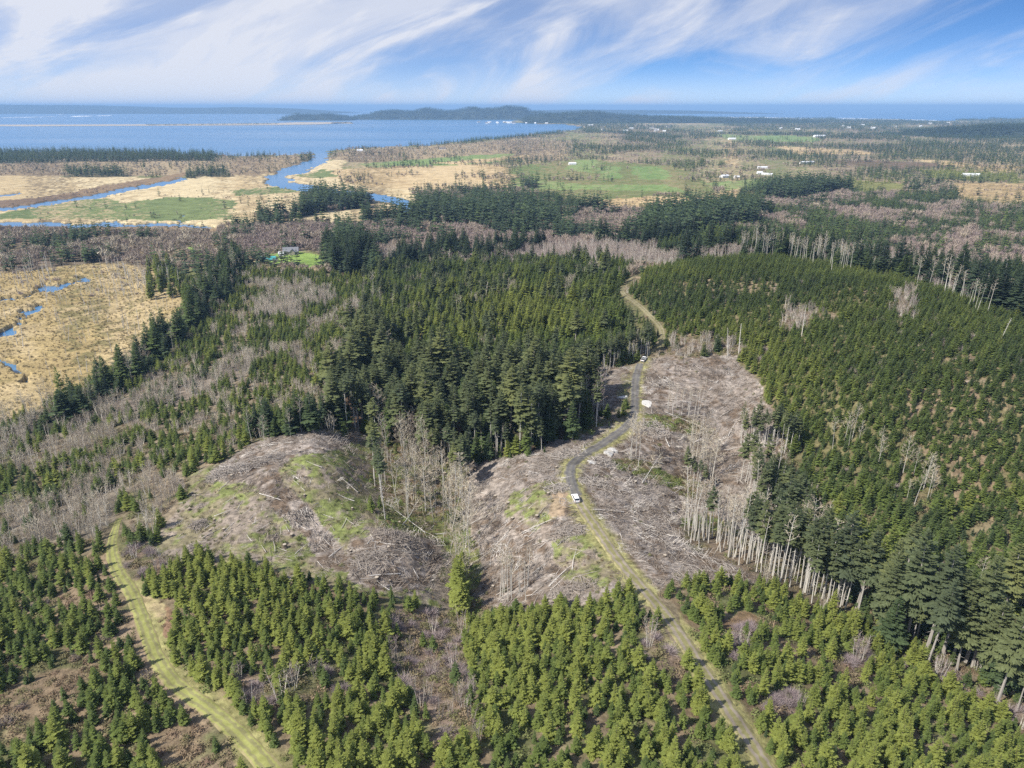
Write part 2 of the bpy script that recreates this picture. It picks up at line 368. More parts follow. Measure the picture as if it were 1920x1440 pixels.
# ------------------------------------------------------------------ roads (world polylines)
def smooth_path(pix, step=2.0):
    p = np.array([ground_at(a, b)[:2] for a, b in pix])
    q = [p[0]]
    for k in range(len(p) - 1):
        p0, p1, p2, p3 = p[max(k - 1, 0)], p[k], p[k + 1], p[min(k + 2, len(p) - 1)]
        n = max(2, int(np.hypot(*(p2 - p1)) / step))
        for t in np.linspace(0, 1, n + 1)[1:]:
            q.append(0.5 * ((2 * p1) + (-p0 + p2) * t + (2 * p0 - 5 * p1 + 4 * p2 - p3) * t * t + (-p0 + 3 * p1 - 3 * p2 + p3) * t ** 3))
    q = np.array(q)
    for _ in range(3):
        q[1:-1] = (q[:-2] + 2 * q[1:-1] + q[2:]) / 4
    return q
ROAD_LOW = smooth_path([(1470,1500),(1420,1410),(1380,1350),(1340,1290),(1300,1230),(1268,1180),(1230,1132),(1180,1075),(1142,1025),(1112,982),(1090,948),(1076,918)])
ROAD_MID = smooth_path([(1081,930),(1073,910),(1068,890),(1073,870),(1095,852),(1130,832),(1163,809),(1183,790),(1190,770),(1190,740),(1193,705),(1200,682)])
ROAD_TOP = smooth_path([(1199,690),(1204,678),(1216,665),(1235,650),(1243,633),(1238,613),(1217,590),(1195,570),(1171,553),(1166,541),(1178,526),(1198,513)])
TRACK = smooth_path([(520,1460),(470,1400),(430,1360),(385,1325),(332,1285),(297,1240),(277,1190),(263,1150),(246,1110),(224,1077),(212,1045),(211,1010),(224,972)])
LANE = smooth_path([(224,972),(254,918),(274,877),(288,838),(330,765),(398,700),(418,640),(440,602),(468,560),(470,530)])
def road_dist(x, y, paths):
    d = np.full(np.shape(x), 1e9)
    for P in paths:
        Q = P[::2]
        b0, b1 = Q.min(0) - 30, Q.max(0) + 30
        m = (x > b0[0]) & (x < b1[0]) & (y > b0[1]) & (y < b1[1])
        if not m.any():
            continue
        xx, yy = x[m], y[m]
        dd = np.full(xx.shape, 1e9)
        for q in Q:
            dd = np.minimum(dd, (xx - q[0]) ** 2 + (yy - q[1]) ** 2)
        d[m] = np.minimum(d[m], np.sqrt(dd))
    return d
ROADS = [ROAD_LOW, ROAD_MID, ROAD_TOP, TRACK]

# ------------------------------------------------------------------ materials
def new_mat(name, rough=0.85, spec=0.2):
    m = bpy.data.materials.new(name); m.use_nodes = True
    nt = m.node_tree
    b = nt.nodes['Principled BSDF']
    b.inputs['Roughness'].default_value = rough
    b.inputs['Specular IOR Level'].default_value = spec
    return m, nt.nodes, nt.links, b
def tex_noise(nodes, links, scale, detail=3, rough=0.55, vec=None, dist=0.0):
    n = N(nodes, 'ShaderNodeTexNoise')
    setin(n, Scale=scale, Detail=detail, Roughness=rough, Distortion=dist)
    if vec is not None:
        links.new(vec, n.inputs[0])
    return n.outputs[0]
def bump(nodes, links, b, h, strength, dist):
    n = N(nodes, 'ShaderNodeBump')
    n.inputs['Strength'].default_value = strength; n.inputs['Distance'].default_value = dist
    links.new(h, n.inputs['Height']); links.new(n.outputs[0], b.inputs['Normal'])
def plain_mat(name, col, rough=0.8, var=0.25, scale=3.0, spec=0.2):
    m, n, l, b = new_mat(name, rough, spec)
    t = N(n, 'ShaderNodeTexCoord')
    f = tex_noise(n, l, scale, 4, 0.6, t.outputs['Object'])
    lo = tuple(c * (1 - var) for c in col); hi = tuple(min(1, c * (1 + var)) for c in col)
    l.new(mix_col(n, l, f, lo, hi), b.inputs['Base Color'])
    return m
def tint_mat(name, cols, rough=0.8, trans=0.0, spec=0.15):
    """colour picked by the tint each tree carries"""
    m, n, l, b = new_mat(name, rough, spec)
    a = N(n, 'ShaderNodeAttribute', attribute_name='tint', attribute_type='INSTANCER')
    cr = N(n, 'ShaderNodeValToRGB')
    e = cr.color_ramp.elements
    while len(e) < len(cols):
        e.new(0.5)
    for k, c in enumerate(cols):
        e[k].position = k / (len(cols) - 1); e[k].color = (*c, 1)
    l.new(a.outputs['Fac'], cr.inputs[0])
    g = N(n, 'ShaderNodeNewGeometry')
    f = tex_noise(n, l, 0.9, 2, 0.6, g.outputs['Position'])
    v = N(n, 'ShaderNodeMapRange'); l.new(f, v.inputs[0]); v.inputs[1].default_value = 0.25; v.inputs[2].default_value = 0.75; v.inputs[3].default_value = 0.7; v.inputs[4].default_value = 1.3
    mul = N(n, 'ShaderNodeVectorMath', operation='SCALE'); l.new(cr.outputs[0], mul.inputs[0]); l.new(v.outputs[0], mul.inputs['Scale'])
    l.new(mul.outputs[0], b.inputs['Base Color'])
    if trans > 0:
        tr = N(n, 'ShaderNodeBsdfTranslucent'); l.new(mul.outputs[0], tr.inputs[0])
        mx = N(n, 'ShaderNodeMixShader'); mx.inputs[0].default_value = trans
        out = n['Material Output']
        l.new(b.outputs[0], mx.inputs[1]); l.new(tr.outputs[0], mx.inputs[2]); l.new(mx.outputs[0], out.inputs[0])
    return m
M = {}
M['conifer'] = tint_mat('conifer_needles', [(0.070,0.100,0.064), (0.104,0.147,0.065), (0.168,0.222,0.062), (0.285,0.320,0.080)], 0.75, 0.4)
M['conifer_old'] = tint_mat('old_conifer_needles', [(0.082,0.105,0.066), (0.118,0.146,0.074), (0.168,0.192,0.082), (0.235,0.25,0.09)], 0.8, 0.35)
M['bark_grey'] = plain_mat('grey_bark', (0.36,0.33,0.29), 0.9, 0.45, 1.2)
M['bark_pale'] = plain_mat('pale_alder_bark', (0.54,0.51,0.45), 0.85, 0.3, 1.5)
M['bark_brown'] = plain_mat('brown_bark', (0.13,0.105,0.08), 0.9, 0.4, 1.5)
M['twig'] = tint_mat('bare_twigs', [(0.275,0.215,0.20), (0.325,0.262,0.212), (0.385,0.325,0.24), (0.52,0.46,0.345)], 0.9)
M['mauve'] = tint_mat('mauve_twigs', [(0.31,0.25,0.25), (0.35,0.29,0.28), (0.40,0.33,0.29), (0.46,0.40,0.32)], 0.9)
M['brush'] = tint_mat('brush_leaves', [(0.19,0.125,0.09), (0.26,0.195,0.125), (0.165,0.165,0.07), (0.17,0.215,0.065)], 0.85, 0.1)
M['wood'] = tint_mat('weathered_wood', [(0.17,0.135,0.105), (0.285,0.245,0.205), (0.42,0.38,0.335), (0.62,0.58,0.52)], 0.8)
M['cut'] = plain_mat('fresh_cut_wood', (0.42,0.36,0.28), 0.8, 0.2, 4)
M['rock'] = plain_mat('pale_rock', (0.52,0.50,0.46), 0.8, 0.2, 1.5)

# terrain
m, n, l, b = new_mat('ground', 0.95, 0.1)
at = N(n, 'ShaderNodeAttribute', attribute_name='Col')
g = N(n, 'ShaderNodeNewGeometry')
f1 = tex_noise(n, l, 0.55, 6, 0.68, g.outputs['Position'])
f2 = tex_noise(n, l, 0.05, 4, 0.6, g.outputs['Position'])
mp = N(n, 'ShaderNodeMapping'); mp.inputs['Rotation'].default_value = (0, 0, R(35)); mp.inputs['Scale'].default_value = (0.25, 2.2, 1)
l.new(g.outputs['Position'], mp.inputs[0])
f3 = tex_noise(n, l, 0.9, 5, 0.7, mp.outputs[0], 1.5)
s1 = ramp(n, l, f1, 0.3, 0.7, 0.62, 1.38)
s2 = ramp(n, l, f2, 0.3, 0.7, 0.82, 1.18)
s3 = ramp(n, l, f3, 0.35, 0.66, 0.72, 1.36)
sl = N(n, 'ShaderNodeAttribute', attribute_name='slash')
s3b = math_node(n, l, 'ADD', math_node(n, l, 'MULTIPLY', math_node(n, l, 'SUBTRACT', s3, 1.0), sl.outputs['Fac']), 1.0)
sc_ = N(n, 'ShaderNodeVectorMath', operation='SCALE'); l.new(at.outputs['Color'], sc_.inputs[0])
l.new(math_node(n, l, 'MULTIPLY', math_node(n, l, 'MULTIPLY', s1, s2), s3b), sc_.inputs['Scale'])
l.new(sc_.outputs[0], b.inputs['Base Color'])
bump(n, l, b, f1, 0.7, 0.8)
M['ground'] = m

# water
m, n, l, b = new_mat('water', 0.3, 0.5)
b.inputs['Base Color'].default_value = (0.055, 0.175, 0.34, 1)
b.inputs['IOR'].default_value = 1.33
g = N(n, 'ShaderNodeNewGeometry')
mp = N(n, 'ShaderNodeMapping'); mp.inputs['Scale'].default_value = (0.25, 1, 1); l.new(g.outputs['Position'], mp.inputs[0])
f = tex_noise(n, l, 0.02, 6, 0.65, mp.outputs[0])
bump(n, l, b, f, 0.15, 3.0)
f4 = tex_noise(n, l, 0.0012, 4, 0.6, mp.outputs[0])
l.new(ramp(n, l, f4, 0.35, 0.7, 0.22, 0.34), b.inputs['Roughness'])
M['water'] = m

# ------------------------------------------------------------------ mesh building
class MB:
    def __init__(s):
        s.v = []; s.f = []; s.m = []
    def tri(s, a, b, c, m=0):
        k = len(s.v); s.v += [a, b, c]; s.f.append((k, k + 1, k + 2)); s.m.append(m)
    def quad(s, a, b, c, d, m=0):
        k = len(s.v); s.v += [a, b, c, d]; s.f.append((k, k + 1, k + 2, k + 3)); s.m.append(m)
    def tube(s, pts, rad, sides=5, m=0, cap=True):
        k0 = len(s.v); pts = [np.array(p, float) for p in pts]
        for i, p in enumerate(pts):
            d = pts[min(i + 1, len(pts) - 1)] - pts[max(i - 1, 0)]; d /= np.linalg.norm(d) + 1e-9
            a = np.cross(d, (0, 0, 1) if abs(d[2]) < .9 else (1, 0, 0)); a /= np.linalg.norm(a); bb = np.cross(d, a)
            for j in range(sides):
                t = 2 * math.pi * j / sides
                s.v.append(tuple(p + (a * math.cos(t) + bb * math.sin(t)) * rad[i]))
        for i in range(len(pts) - 1):
            for j in range(sides):
                q = k0 + i * sides; j2 = (j + 1) % sides
                s.f.append((q + j, q + j2, q + sides + j2, q + sides + j)); s.m.append(m)
        if cap:
            s.f.append(tuple(k0 + (len(pts) - 1) * sides + j for j in range(sides))); s.m.append(m)
            s.f.append(tuple(k0 + j for j in reversed(range(sides)))); s.m.append(m)
    def twig(s, a, b, w, m=0):
        a, b = np.array(a, float), np.array(b, float)
        d = b - a; p = np.cross(d, rngp.normal(size=3)); p /= np.linalg.norm(p) + 1e-9
        s.tri(tuple(a + p * w / 2), tuple(a - p * w / 2), tuple(b), m)
    def box(s, x0, x1, y0, y1, z0, z1, m=0, tx=0.0, ty=0.0):
        k = len(s.v)
        s.v += [(x0, y0, z0), (x1, y0, z0), (x1, y1, z0), (x0, y1, z0), (x0 + tx, y0 + ty, z1), (x1 - tx, y0 + ty, z1), (x1 - tx, y1 - ty, z1), (x0 + tx, y1 - ty, z1)]
        for q in ((3, 2, 1, 0), (4, 5, 6, 7), (0, 1, 5, 4), (1, 2, 6, 5), (2, 3, 7, 6), (3, 0, 4, 7)):
            s.f.append(tuple(k + i for i in q)); s.m.append(m)
    def mesh(s, name, mats, smooth=False):
        me = bpy.data.meshes.new(name)
        me.from_pydata(s.v, [], s.f)
        for mm in mats:
            me.materials.append(mm)
        me.polygons.foreach_set('material_index', s.m)
        if smooth:
            me.polygons.foreach_set('use_smooth', [True] * len(s.f))
        me.update()
        return me
rngp = np.random.default_rng(5)
def link(name, me, parent=None, loc=None, rot=None, scl=None):
    o = bpy.data.objects.new(name, me)
    COL.objects.link(o)
    if parent is not None:
        o.parent = parent
    if loc is not None: o.location = loc
    if rot is not None: o.rotation_euler = rot
    if scl is not None: o.scale = scl
    return o
def tag(o, label, cat, group=None, kind=None):
    o['label'] = label; o['category'] = cat
    if group: o['group'] = group
    if kind: o['kind'] = kind
    return o
def struct(o, label, cat, kind='structure'):
    return tag(o, label, cat, kind=kind)

# ------------------------------------------------------------------ ground sheet
def build_terrain():
    cols = np.concatenate([np.arange(-400, -60, 14), np.arange(-60, 1980, 3.2), np.arange(1980, 2330, 14)])
    rows = np.concatenate([np.arange(205.0, 230, 0.8), np.arange(230, 480, 1.1), np.arange(480, 1000, 1.6), np.arange(1000, 2160, 2.6)])
    u, v = np.meshgrid(cols, rows)
    x, y = plane_pt(u, v, 0.0)
    z = hgt(x, y)
    zn, px, py = zone_at(x, y, z)
    name = np.array(ZN, dtype=object)
    wat = zn == zid('water')
    # relief
    rd = road_dist(x, y, ROADS)
    cut = np.isin(zn, [zid(q) for q in ('slash', 'cutgreen', 'ravine')])
    near = sstep(3.5, 8, rd)
    z = z + np.where(cut, (fbm(x, y, 5, 21, 3) - .5) * 1.6, (fbm(x, y, 7, 22, 3) - .5) * 0.9) * near * sstep(4, 9, z)
    z = np.where(wat, -1.5, z)
    # colour: each land use has three real ground colours mixed in patches
    P = {'farmix': ((.25,.195,.125), (.17,.175,.075), (.35,.275,.16)), 'dark': ((.11,.10,.06), (.15,.12,.08), (.20,.155,.12)),
         'purple': ((.22,.17,.15), (.25,.195,.16), (.16,.13,.095)), 'leftband': ((.15,.115,.085), (.20,.16,.10), (.10,.08,.055)),
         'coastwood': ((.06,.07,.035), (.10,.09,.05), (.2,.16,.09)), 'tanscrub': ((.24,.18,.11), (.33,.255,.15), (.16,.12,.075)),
         'estuary': ((.43,.33,.18), (.54,.44,.26), (.21,.16,.09)), 'wetgreen': ((.12,.155,.06), (.15,.185,.07), (.38,.30,.17)),
         'tanfield': ((.40,.29,.15), (.50,.38,.21), (.27,.20,.10)), 'pasture': ((.15,.16,.06), (.22,.19,.09), (.12,.17,.05)),
         'green': ((.15,.22,.07), (.19,.25,.085), (.24,.24,.11)), 'meadow': ((.13,.10,.06), (.18,.12,.08), (.09,.085,.05)),
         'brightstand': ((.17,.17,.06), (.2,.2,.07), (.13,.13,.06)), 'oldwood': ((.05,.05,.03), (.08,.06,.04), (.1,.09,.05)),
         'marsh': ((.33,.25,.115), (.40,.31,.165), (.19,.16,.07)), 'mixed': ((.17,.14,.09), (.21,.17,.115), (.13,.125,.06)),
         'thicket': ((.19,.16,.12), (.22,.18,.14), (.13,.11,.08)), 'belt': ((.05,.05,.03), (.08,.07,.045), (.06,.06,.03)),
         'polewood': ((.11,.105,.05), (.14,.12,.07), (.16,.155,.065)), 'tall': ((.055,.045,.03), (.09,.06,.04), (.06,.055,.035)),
         'hill': ((.14,.125,.06), (.17,.145,.075), (.22,.165,.105)), 'bareplot': ((.27,.21,.17), (.23,.18,.11), (.18,.145,.095)),
         'brushstrip': ((.16,.13,.095), (.20,.16,.12), (.12,.11,.06)), 'slash': ((.205,.168,.135), (.27,.232,.198), (.13,.096,.068)),
         'cutgreen': ((.19,.165,.10), (.16,.18,.062), (.235,.195,.155)), 'ravine': ((.10,.12,.04), (.17,.125,.075), (.15,.16,.055)),
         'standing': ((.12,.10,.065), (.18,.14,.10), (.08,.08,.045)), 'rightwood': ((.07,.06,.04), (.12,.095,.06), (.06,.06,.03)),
         'mixright': ((.13,.115,.06), (.16,.13,.08), (.11,.115,.05)), 'young': ((.16,.12,.075), (.20,.155,.10), (.12,.125,.055)),
         'youngleft': ((.20,.15,.095), (.25,.19,.125), (.12,.12,.055)), 'shrubgap': ((.20,.15,.11), (.23,.17,.12), (.13,.125,.06)),
         'bracken': ((.25,.15,.085), (.22,.14,.09), (.2,.14,.08)), 'pad': ((.33,.26,.14), (.25,.23,.10), (.36,.28,.17)),
         'mud': ((.17,.12,.08), (.24,.17,.10), (.12,.085,.06)), 'lawn': ((.19,.29,.07), (.23,.32,.08), (.17,.25,.06)), 'dirt': ((.34,.25,.165), (.30,.225,.15), (.26,.20,.13)), 'water': ((.12,.11,.08), (.1,.1,.07), (.1,.1,.07))}
    pal = np.zeros((len(ZN), 3, 3))
    for k, q in enumerate(ZN):
        pal[k] = P[q]
    dist = np.hypot(x, y)
    big = np.clip(dist / 12, 14, 500)
    a = sstep(.42, .58, fbm(x, y * 0.8, 23, 31, 4) * .5 + fbm(x / big * 14, y / big * 14, 14, 32, 4) * .5)
    c = sstep(.50, .64, fbm(x, y, 6, 33, 3) * .45 + fbm(x / big * 14, y / big * 14, 10, 34, 4) * .55)
    fine = fbm(x, y, 3.2, 36, 4) * .6 + fbm(x, y, 15, 37, 3) * .4
    a = np.where(cut, sstep(.43, .57, fine), a)
    c = np.where(cut, sstep(.5, .62, fbm(x, y, 2.4, 38, 3) * .6 + fbm(x, y, 11, 39, 3) * .4), c)
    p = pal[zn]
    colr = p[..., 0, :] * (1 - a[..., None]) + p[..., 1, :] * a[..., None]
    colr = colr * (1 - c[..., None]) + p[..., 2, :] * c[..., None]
    # grassy verges of the logging road
    vz = np.isin(zn, [zid(q) for q in ('slash', 'cutgreen', 'young', 'ravine')])
    vg = (1 - sstep(2.4, 3.6 + 4 * fbm(x, y, 6, 41, 3), rd)) * vz
    vcol = np.array([.25, .235, .10]) * (0.8 + .5 * fbm(x, y, 5, 42, 3))[..., None]
    colr = colr * (1 - vg[..., None]) + vcol * vg[..., None]
    nr, nc = x.shape
    me = bpy.data.meshes.new('ground')
    vs = np.stack([x, y, z], -1).reshape(-1, 3)
    idx = np.arange(nr * nc).reshape(nr, nc)
    q = np.stack([idx[1:, :-1], idx[1:, 1:], idx[:-1, 1:], idx[:-1, :-1]], -1).reshape(-1, 4)
    me.vertices.add(len(vs)); me.vertices.foreach_set('co', vs.ravel())
    me.loops.add(q.size); me.loops.foreach_set('vertex_index', q.ravel())
    me.polygons.add(len(q)); me.polygons.foreach_set('loop_start', np.arange(0, q.size, 4)); me.polygons.foreach_set('loop_total', np.full(len(q), 4))
    me.polygons.foreach_set('use_smooth', np.ones(len(q), bool))
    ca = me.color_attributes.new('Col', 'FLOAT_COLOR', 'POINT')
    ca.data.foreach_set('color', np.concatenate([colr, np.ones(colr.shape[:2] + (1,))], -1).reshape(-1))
    sa = me.attributes.new('slash', 'FLOAT', 'POINT')
    sa.data.foreach_set('value', (np.isin(zn, [zid('slash')]) * 1.0 + np.isin(zn, [zid('cutgreen'), zid('ravine')]) * 0.6 + np.isin(zn, [zid('marsh')]) * .4).ravel())
    me.materials.append(M['ground'])
    me.update(); me.validate()
    o = link('ground', me)
    struct(o, 'rolling logged and planted land running down to marsh, fields and far shore', 'ground')
build_terrain()
mb = MB(); mb.quad((-60000, -400, 0), (60000, -400, 0), (60000, 64000, 0), (-60000, 64000, 0))
struct(link('water', mb.mesh('water', [M['water']])), 'calm blue bay, river and sea reaching to the horizon', 'water')
print('terrain', time.time() - T0)

# ------------------------------------------------------------------ roads
def ribbon(name, path, half, mat, label, lift=0.14, taper=(0, 0)):
    t = np.gradient(path, axis=0); t /= np.linalg.norm(t, axis=1)[:, None]
    nrm_ = np.stack([-t[:, 1], t[:, 0]], 1)
    s = np.concatenate([[0], np.cumsum(np.linalg.norm(np.diff(path, axis=0), axis=1))])
    K = 9
    vs, ac, al = [], [], []
    for i, p in enumerate(path):
        e = min(1.0, (s[i] + .6) / taper[0] if taper[0] else 1, (s[-1] - s[i] + .6) / taper[1] if taper[1] else 1)
        for k in range(K):
            a = -1 + 2 * k / (K - 1)
            w = half * (0.55 + .45 * e)
            if k in (0, K - 1):
                w *= 0.82 + 0.4 * float(vnoise(np.array([s[i] / 2.2]), np.array([k * 3.7]), 77)[0])
            q = p + nrm_[i] * a * w
            vs.append((q[0], q[1], 0)); ac.append(a); al.append(s[i])
    vs = np.array(vs)
    vs[:, 2] = hgt(vs[:, 0], vs[:, 1]) + lift - 0.22 * (np.abs(np.array(ac)) > .99)
    fs = [(i * K + k, i * K + k + 1, (i + 1) * K + k + 1, (i + 1) * K + k) for i in range(len(path) - 1) for k in range(K - 1)]
    fs = [f[::-1] for f in fs]
    me = bpy.data.meshes.new(name); me.from_pydata(vs.tolist(), [], fs)
    me.attributes.new('across', 'FLOAT', 'POINT').data.foreach_set('value', ac)
    me.attributes.new('along', 'FLOAT', 'POINT').data.foreach_set('value', al)
    me.polygons.foreach_set('use_smooth', [True] * len(fs))
    me.materials.append(mat); me.update()
    o = link(name, me)
    struct(o, label, 'road')
def road_mat(name, edge, rut, mid, rutpos=0.42):
    m, n, l, b = new_mat(name, 0.95, 0.1)
    a = N(n, 'ShaderNodeAttribute', attribute_name='across')
    g = N(n, 'ShaderNodeNewGeometry')
    f = tex_noise(n, l, 0.45, 5, 0.65, g.outputs['Position'])
    f2 = tex_noise(n, l, 0.09, 3, 0.6, g.outputs['Position'])
    wob = math_node(n, l, 'MULTIPLY', math_node(n, l, 'SUBTRACT', f, 0.5), 0.9)
    av = math_node(n, l, 'ADD', math_node(n, l, 'ABSOLUTE', a.outputs['Fac']), wob)
    d = math_node(n, l, 'ABSOLUTE', math_node(n, l, 'SUBTRACT', av, rutpos))
    inrut = ramp(n, l, d, 0.10, 0.24, 1.0, 0.0)
    out = ramp(n, l, av, 0.66, 0.90, 0.0, 1.0)
    c = mix_col(n, l, inrut, mid, rut)
    c = mix_col(n, l, out, c, edge)
    sc = N(n, 'ShaderNodeVectorMath', operation='SCALE'); l.new(c, sc.inputs[0])
    l.new(math_node(n, l, 'MULTIPLY', ramp(n, l, f, .3, .7, .78, 1.22), ramp(n, l, f2, .3, .7, .8, 1.2)), sc.inputs['Scale'])
    l.new(sc.outputs[0], b.inputs['Base Color'])
    bump(n, l, b, f, 0.5, 0.15)
    return m
M['gravel'] = road_mat('dark_gravel', (.20,.185,.10), (.125,.118,.112), (.155,.145,.125), .40)
M['twotrack'] = road_mat('grassy_gravel', (.27,.235,.12), (.235,.20,.155), (.20,.185,.085), .42)
M['grasstrack'] = road_mat('grassy_track', (.24,.205,.105), (.195,.185,.085), (.25,.255,.085), .40)
M['paletrack'] = road_mat('pale_track', (.17,.155,.08), (.22,.19,.125), (.175,.16,.08), .42)
ribbon('logging_road', ROAD_LOW, 2.15, M['twotrack'], 'straight grassy two-rut gravel road climbing from the bottom edge', .14)
ribbon('logging_road', ROAD_MID, 2.2, M['gravel'], 'dark gravel road curving through the grey clear-cut', .17)
ribbon('logging_road', ROAD_TOP, 1.7, M['paletrack'], 'pale track winding up past the wood to the planted hill', .14)
ribbon('grass_track', TRACK, 2.0, M['grasstrack'], 'bright grassy track curving through young conifers at lower left', .14, (0, 30))

# ------------------------------------------------------------------ tree shapes (height 1, base at the origin)
def kite(mb, a, b, w, m, fold=0.25):
    a, b = np.array(a), np.array(b); d = b - a; L = np.linalg.norm(d) + 1e-9
    p = np.cross(d, (0, 0, 1)); p /= np.linalg.norm(p) + 1e-9
    c = a + d * 0.45
    dn = np.array((0, 0, -fold * w))
    k = len(mb.v)
    mb.v += [tuple(a), tuple(c + p * w + dn), tuple(b), tuple(c - p * w + dn)]
    mb.f += [(k, k + 1, k + 2), (k, k + 2, k + 3)]; mb.m += [m, m]
def conifer_crown(mb, base, Rr, nwh, nbr, droop, wf, prof, ragged, m=0, fine=True, lean=0.0):
    for i in range(nwh):
        t = (i + rngp.random() * .5) / nwh
        h = base + (0.985 - base) * t
        nb = max(3, int(round(nbr * (1 - .35 * t))))
        a0 = rngp.random() * 6.28
        for j in range(nb):
            az = a0 + 6.283 * j / nb + rngp.normal() * .18
            L = Rr * prof(t) * (1 + ragged * rngp.normal()) + 0.012
            if L < 0.01:
                continue
            d = np.array((math.cos(az), math.sin(az), 0)); 
            s = np.array((0, 0, h + rngp.normal() * .008))
            up = (0.55 * t - droop * (1 - t)) + rngp.normal() * .10
            e = s + d * L + np.array((0, 0, up * L))
            mid = s + d * L * .5 + np.array((0, 0, (up * .5 + .06) * L))
            if not fine:
                kite(mb, s, e, wf * L, m); continue
            kite(mb, s + (mid - s) * .2, e, wf * L * .42, m)
            for fr, an, ln in ((.25, .80, .50), (.48, .68, .42), (.72, .55, .30)):
                q = s + (e - s) * fr + np.array((0, 0, .05 * L))
                for sg in (-1, 1):
                    aa = az + sg * (an + rngp.normal() * .12)
                    kite(mb, q, q + np.array((math.cos(aa), math.sin(aa), up - .12)) * L * ln, wf * L * .26, m)
    k = 3
    for j in range(k):
        az = 6.28 * j / k
        mb.tri((0.012 * math.cos(az), 0.012 * math.sin(az), .93), (0.012 * math.cos(az + 2.1), 0.012 * math.sin(az + 2.1), .93), (0, 0, 1.0), m)
def young_prof(t): return (1 - t) ** 0.85 * (0.75 + .25 * min(1, t / .12))
def tall_prof(t): return min(1.0, (1 - t) * 1.25 + .05) ** 0.9 * (0.55 + .45 * min(1, t / .25))
def trunk_mb(mb, h, r0, r1, m, bend=0.0, sides=6, seg=5):
    pts, rad = [], []
    for i in range(seg + 1):
        t = i / seg
        pts.append((bend * math.sin(t * 2.2), bend * .6 * math.sin(t * 3.1 + 1) - bend * .6 * math.sin(1), h * t - (0.03 if i == 0 else 0)))
        rad.append((r0 * (1.35 if i == 0 else 1)) * (1 - t) + r1 * t)
    mb.tube(pts, rad, sides, m)
    return pts
def bare_limb(mb, p, d, L, r, lev, m_l, m_t, nsub, tw):
    d = np.array(d, float); d /= np.linalg.norm(d)
    p = np.array(p, float)
    mid = p + d * L * .5 + rngp.normal(size=3) * L * .05; e = mid + (d + np.array((0, 0, .35))) / np.linalg.norm(d + np.array((0, 0, .35))) * L * .5
    mb.tube([p, mid, e], [r, r * .6, r * .15], 3, m_l, cap=False)
    for k in range(nsub):
        t = .25 + .75 * (k + rngp.random()) / nsub
        q = p + (mid - p) * min(1, 2 * t) if t < .5 else mid + (e - mid) * (2 * t - 1)
        dd = d + rngp.normal(size=3) * .55 + np.array((0, 0, .35)); dd /= np.linalg.norm(dd)
        l2 = L * (.30 + .25 * rngp.random())
        q2 = q + dd * l2
        mb.twig(q, q2, tw * 1.5, m_t)
        for _ in range(lev):
            ff = .3 + .65 * rngp.random(); q3 = q + (q2 - q) * ff
            d3 = dd + rngp.normal(size=3) * .6; d3 /= np.linalg.norm(d3)
            mb.twig(q3, q3 + d3 * l2 * .6, tw, m_t)
def alder(mb, mt, ml, start=.45, nl=16, lev=3, tw=.0045, spread=.17, r0=.0072, nsub=6):
    bend = rngp.normal() * .03
    pts = trunk_mb(mb, .97, r0, r0 * .2, ml, bend, 5, 6)
    for i in range(nl):
        t = start + (1 - start) * (i + rngp.random() * .7) / nl * .97
        k = min(int(t * 6), 5); f = t * 6 - k
        p = np.array(pts[k]) * (1 - f) + np.array(pts[k + 1]) * f
        az = i * 2.4 + rngp.random()
        L = spread * (1.15 - (t - start) / (1 - start) * .75) * (.75 + .5 * rngp.random())
        bare_limb(mb, p, (math.cos(az), math.sin(az), .75), L, r0 * .24, lev, ml, mt, nsub, tw)
def thicket(mb, mt, ml, ns=6, tw=.010):
    for i in range(ns):
        az = 6.28 * i / ns + rngp.random(); sp = .10 + .22 * rngp.random()
        h = .7 + .3 * rngp.random()
        b0 = np.array((math.cos(az) * .10, math.sin(az) * .10, -.02)); e = np.array((math.cos(az) * sp, math.sin(az) * sp, h))
        mb.tube([b0, (b0 + e) / 2 + rngp.normal(size=3) * .02, e], [.014, .010, .003], 3, ml, cap=False)
        for k in range(13):
            t = .35 + .62 * (k + rngp.random()) / 13
            q = b0 + (e - b0) * t
            d = np.array((*(rngp.normal(size=2) * .7), .75)); d /= np.linalg.norm(d)
            q2 = q + d * .20 * (1.1 - t * .5)
            mb.twig(q, q2, tw, mt)
            for _ in range(2):
                d3 = d + rngp.normal(size=3) * .5
                mb.twig(q + (q2 - q) * rngp.random(), q2 + d3 * .08, tw * .8, mt)
def shrub(mb, mt, n=170, tw=.02):
    for i in range(n):
        d = rngp.normal(size=3); d[2] = abs(d[2]) * .9 + .15; d /= np.linalg.norm(d)
        q = np.array((*(rngp.normal(size=2) * .10), 0.0)) + d * np.array((.25, .25, .3)) * rngp.random()
        mb.twig(q, q + d * np.array((.62, .62, .72)) * (.6 + .45 * rngp.random()) + rngp.normal(size=3) * .05, tw, mt)
def brush_clump(mb, mt, n=34):
    n = n * 3
    for i in range(n):
        d = rngp.normal(size=3); d[2] = abs(d[2]) + .1; d /= np.linalg.norm(d)
        c = d * np.array((1.0, 1.0, .75)) * (.3 + .7 * rngp.random() ** .7)
        u = rngp.normal(size=3); u /= np.linalg.norm(u); w = np.cross(u, d); w /= np.linalg.norm(w) + 1e-9
        s = .07 + .12 * rngp.random()
        mb.tri(tuple(c + u * s), tuple(c - u * s * .6 + w * s * .7), tuple(c - u * s * .6 - w * s * .7), mt)
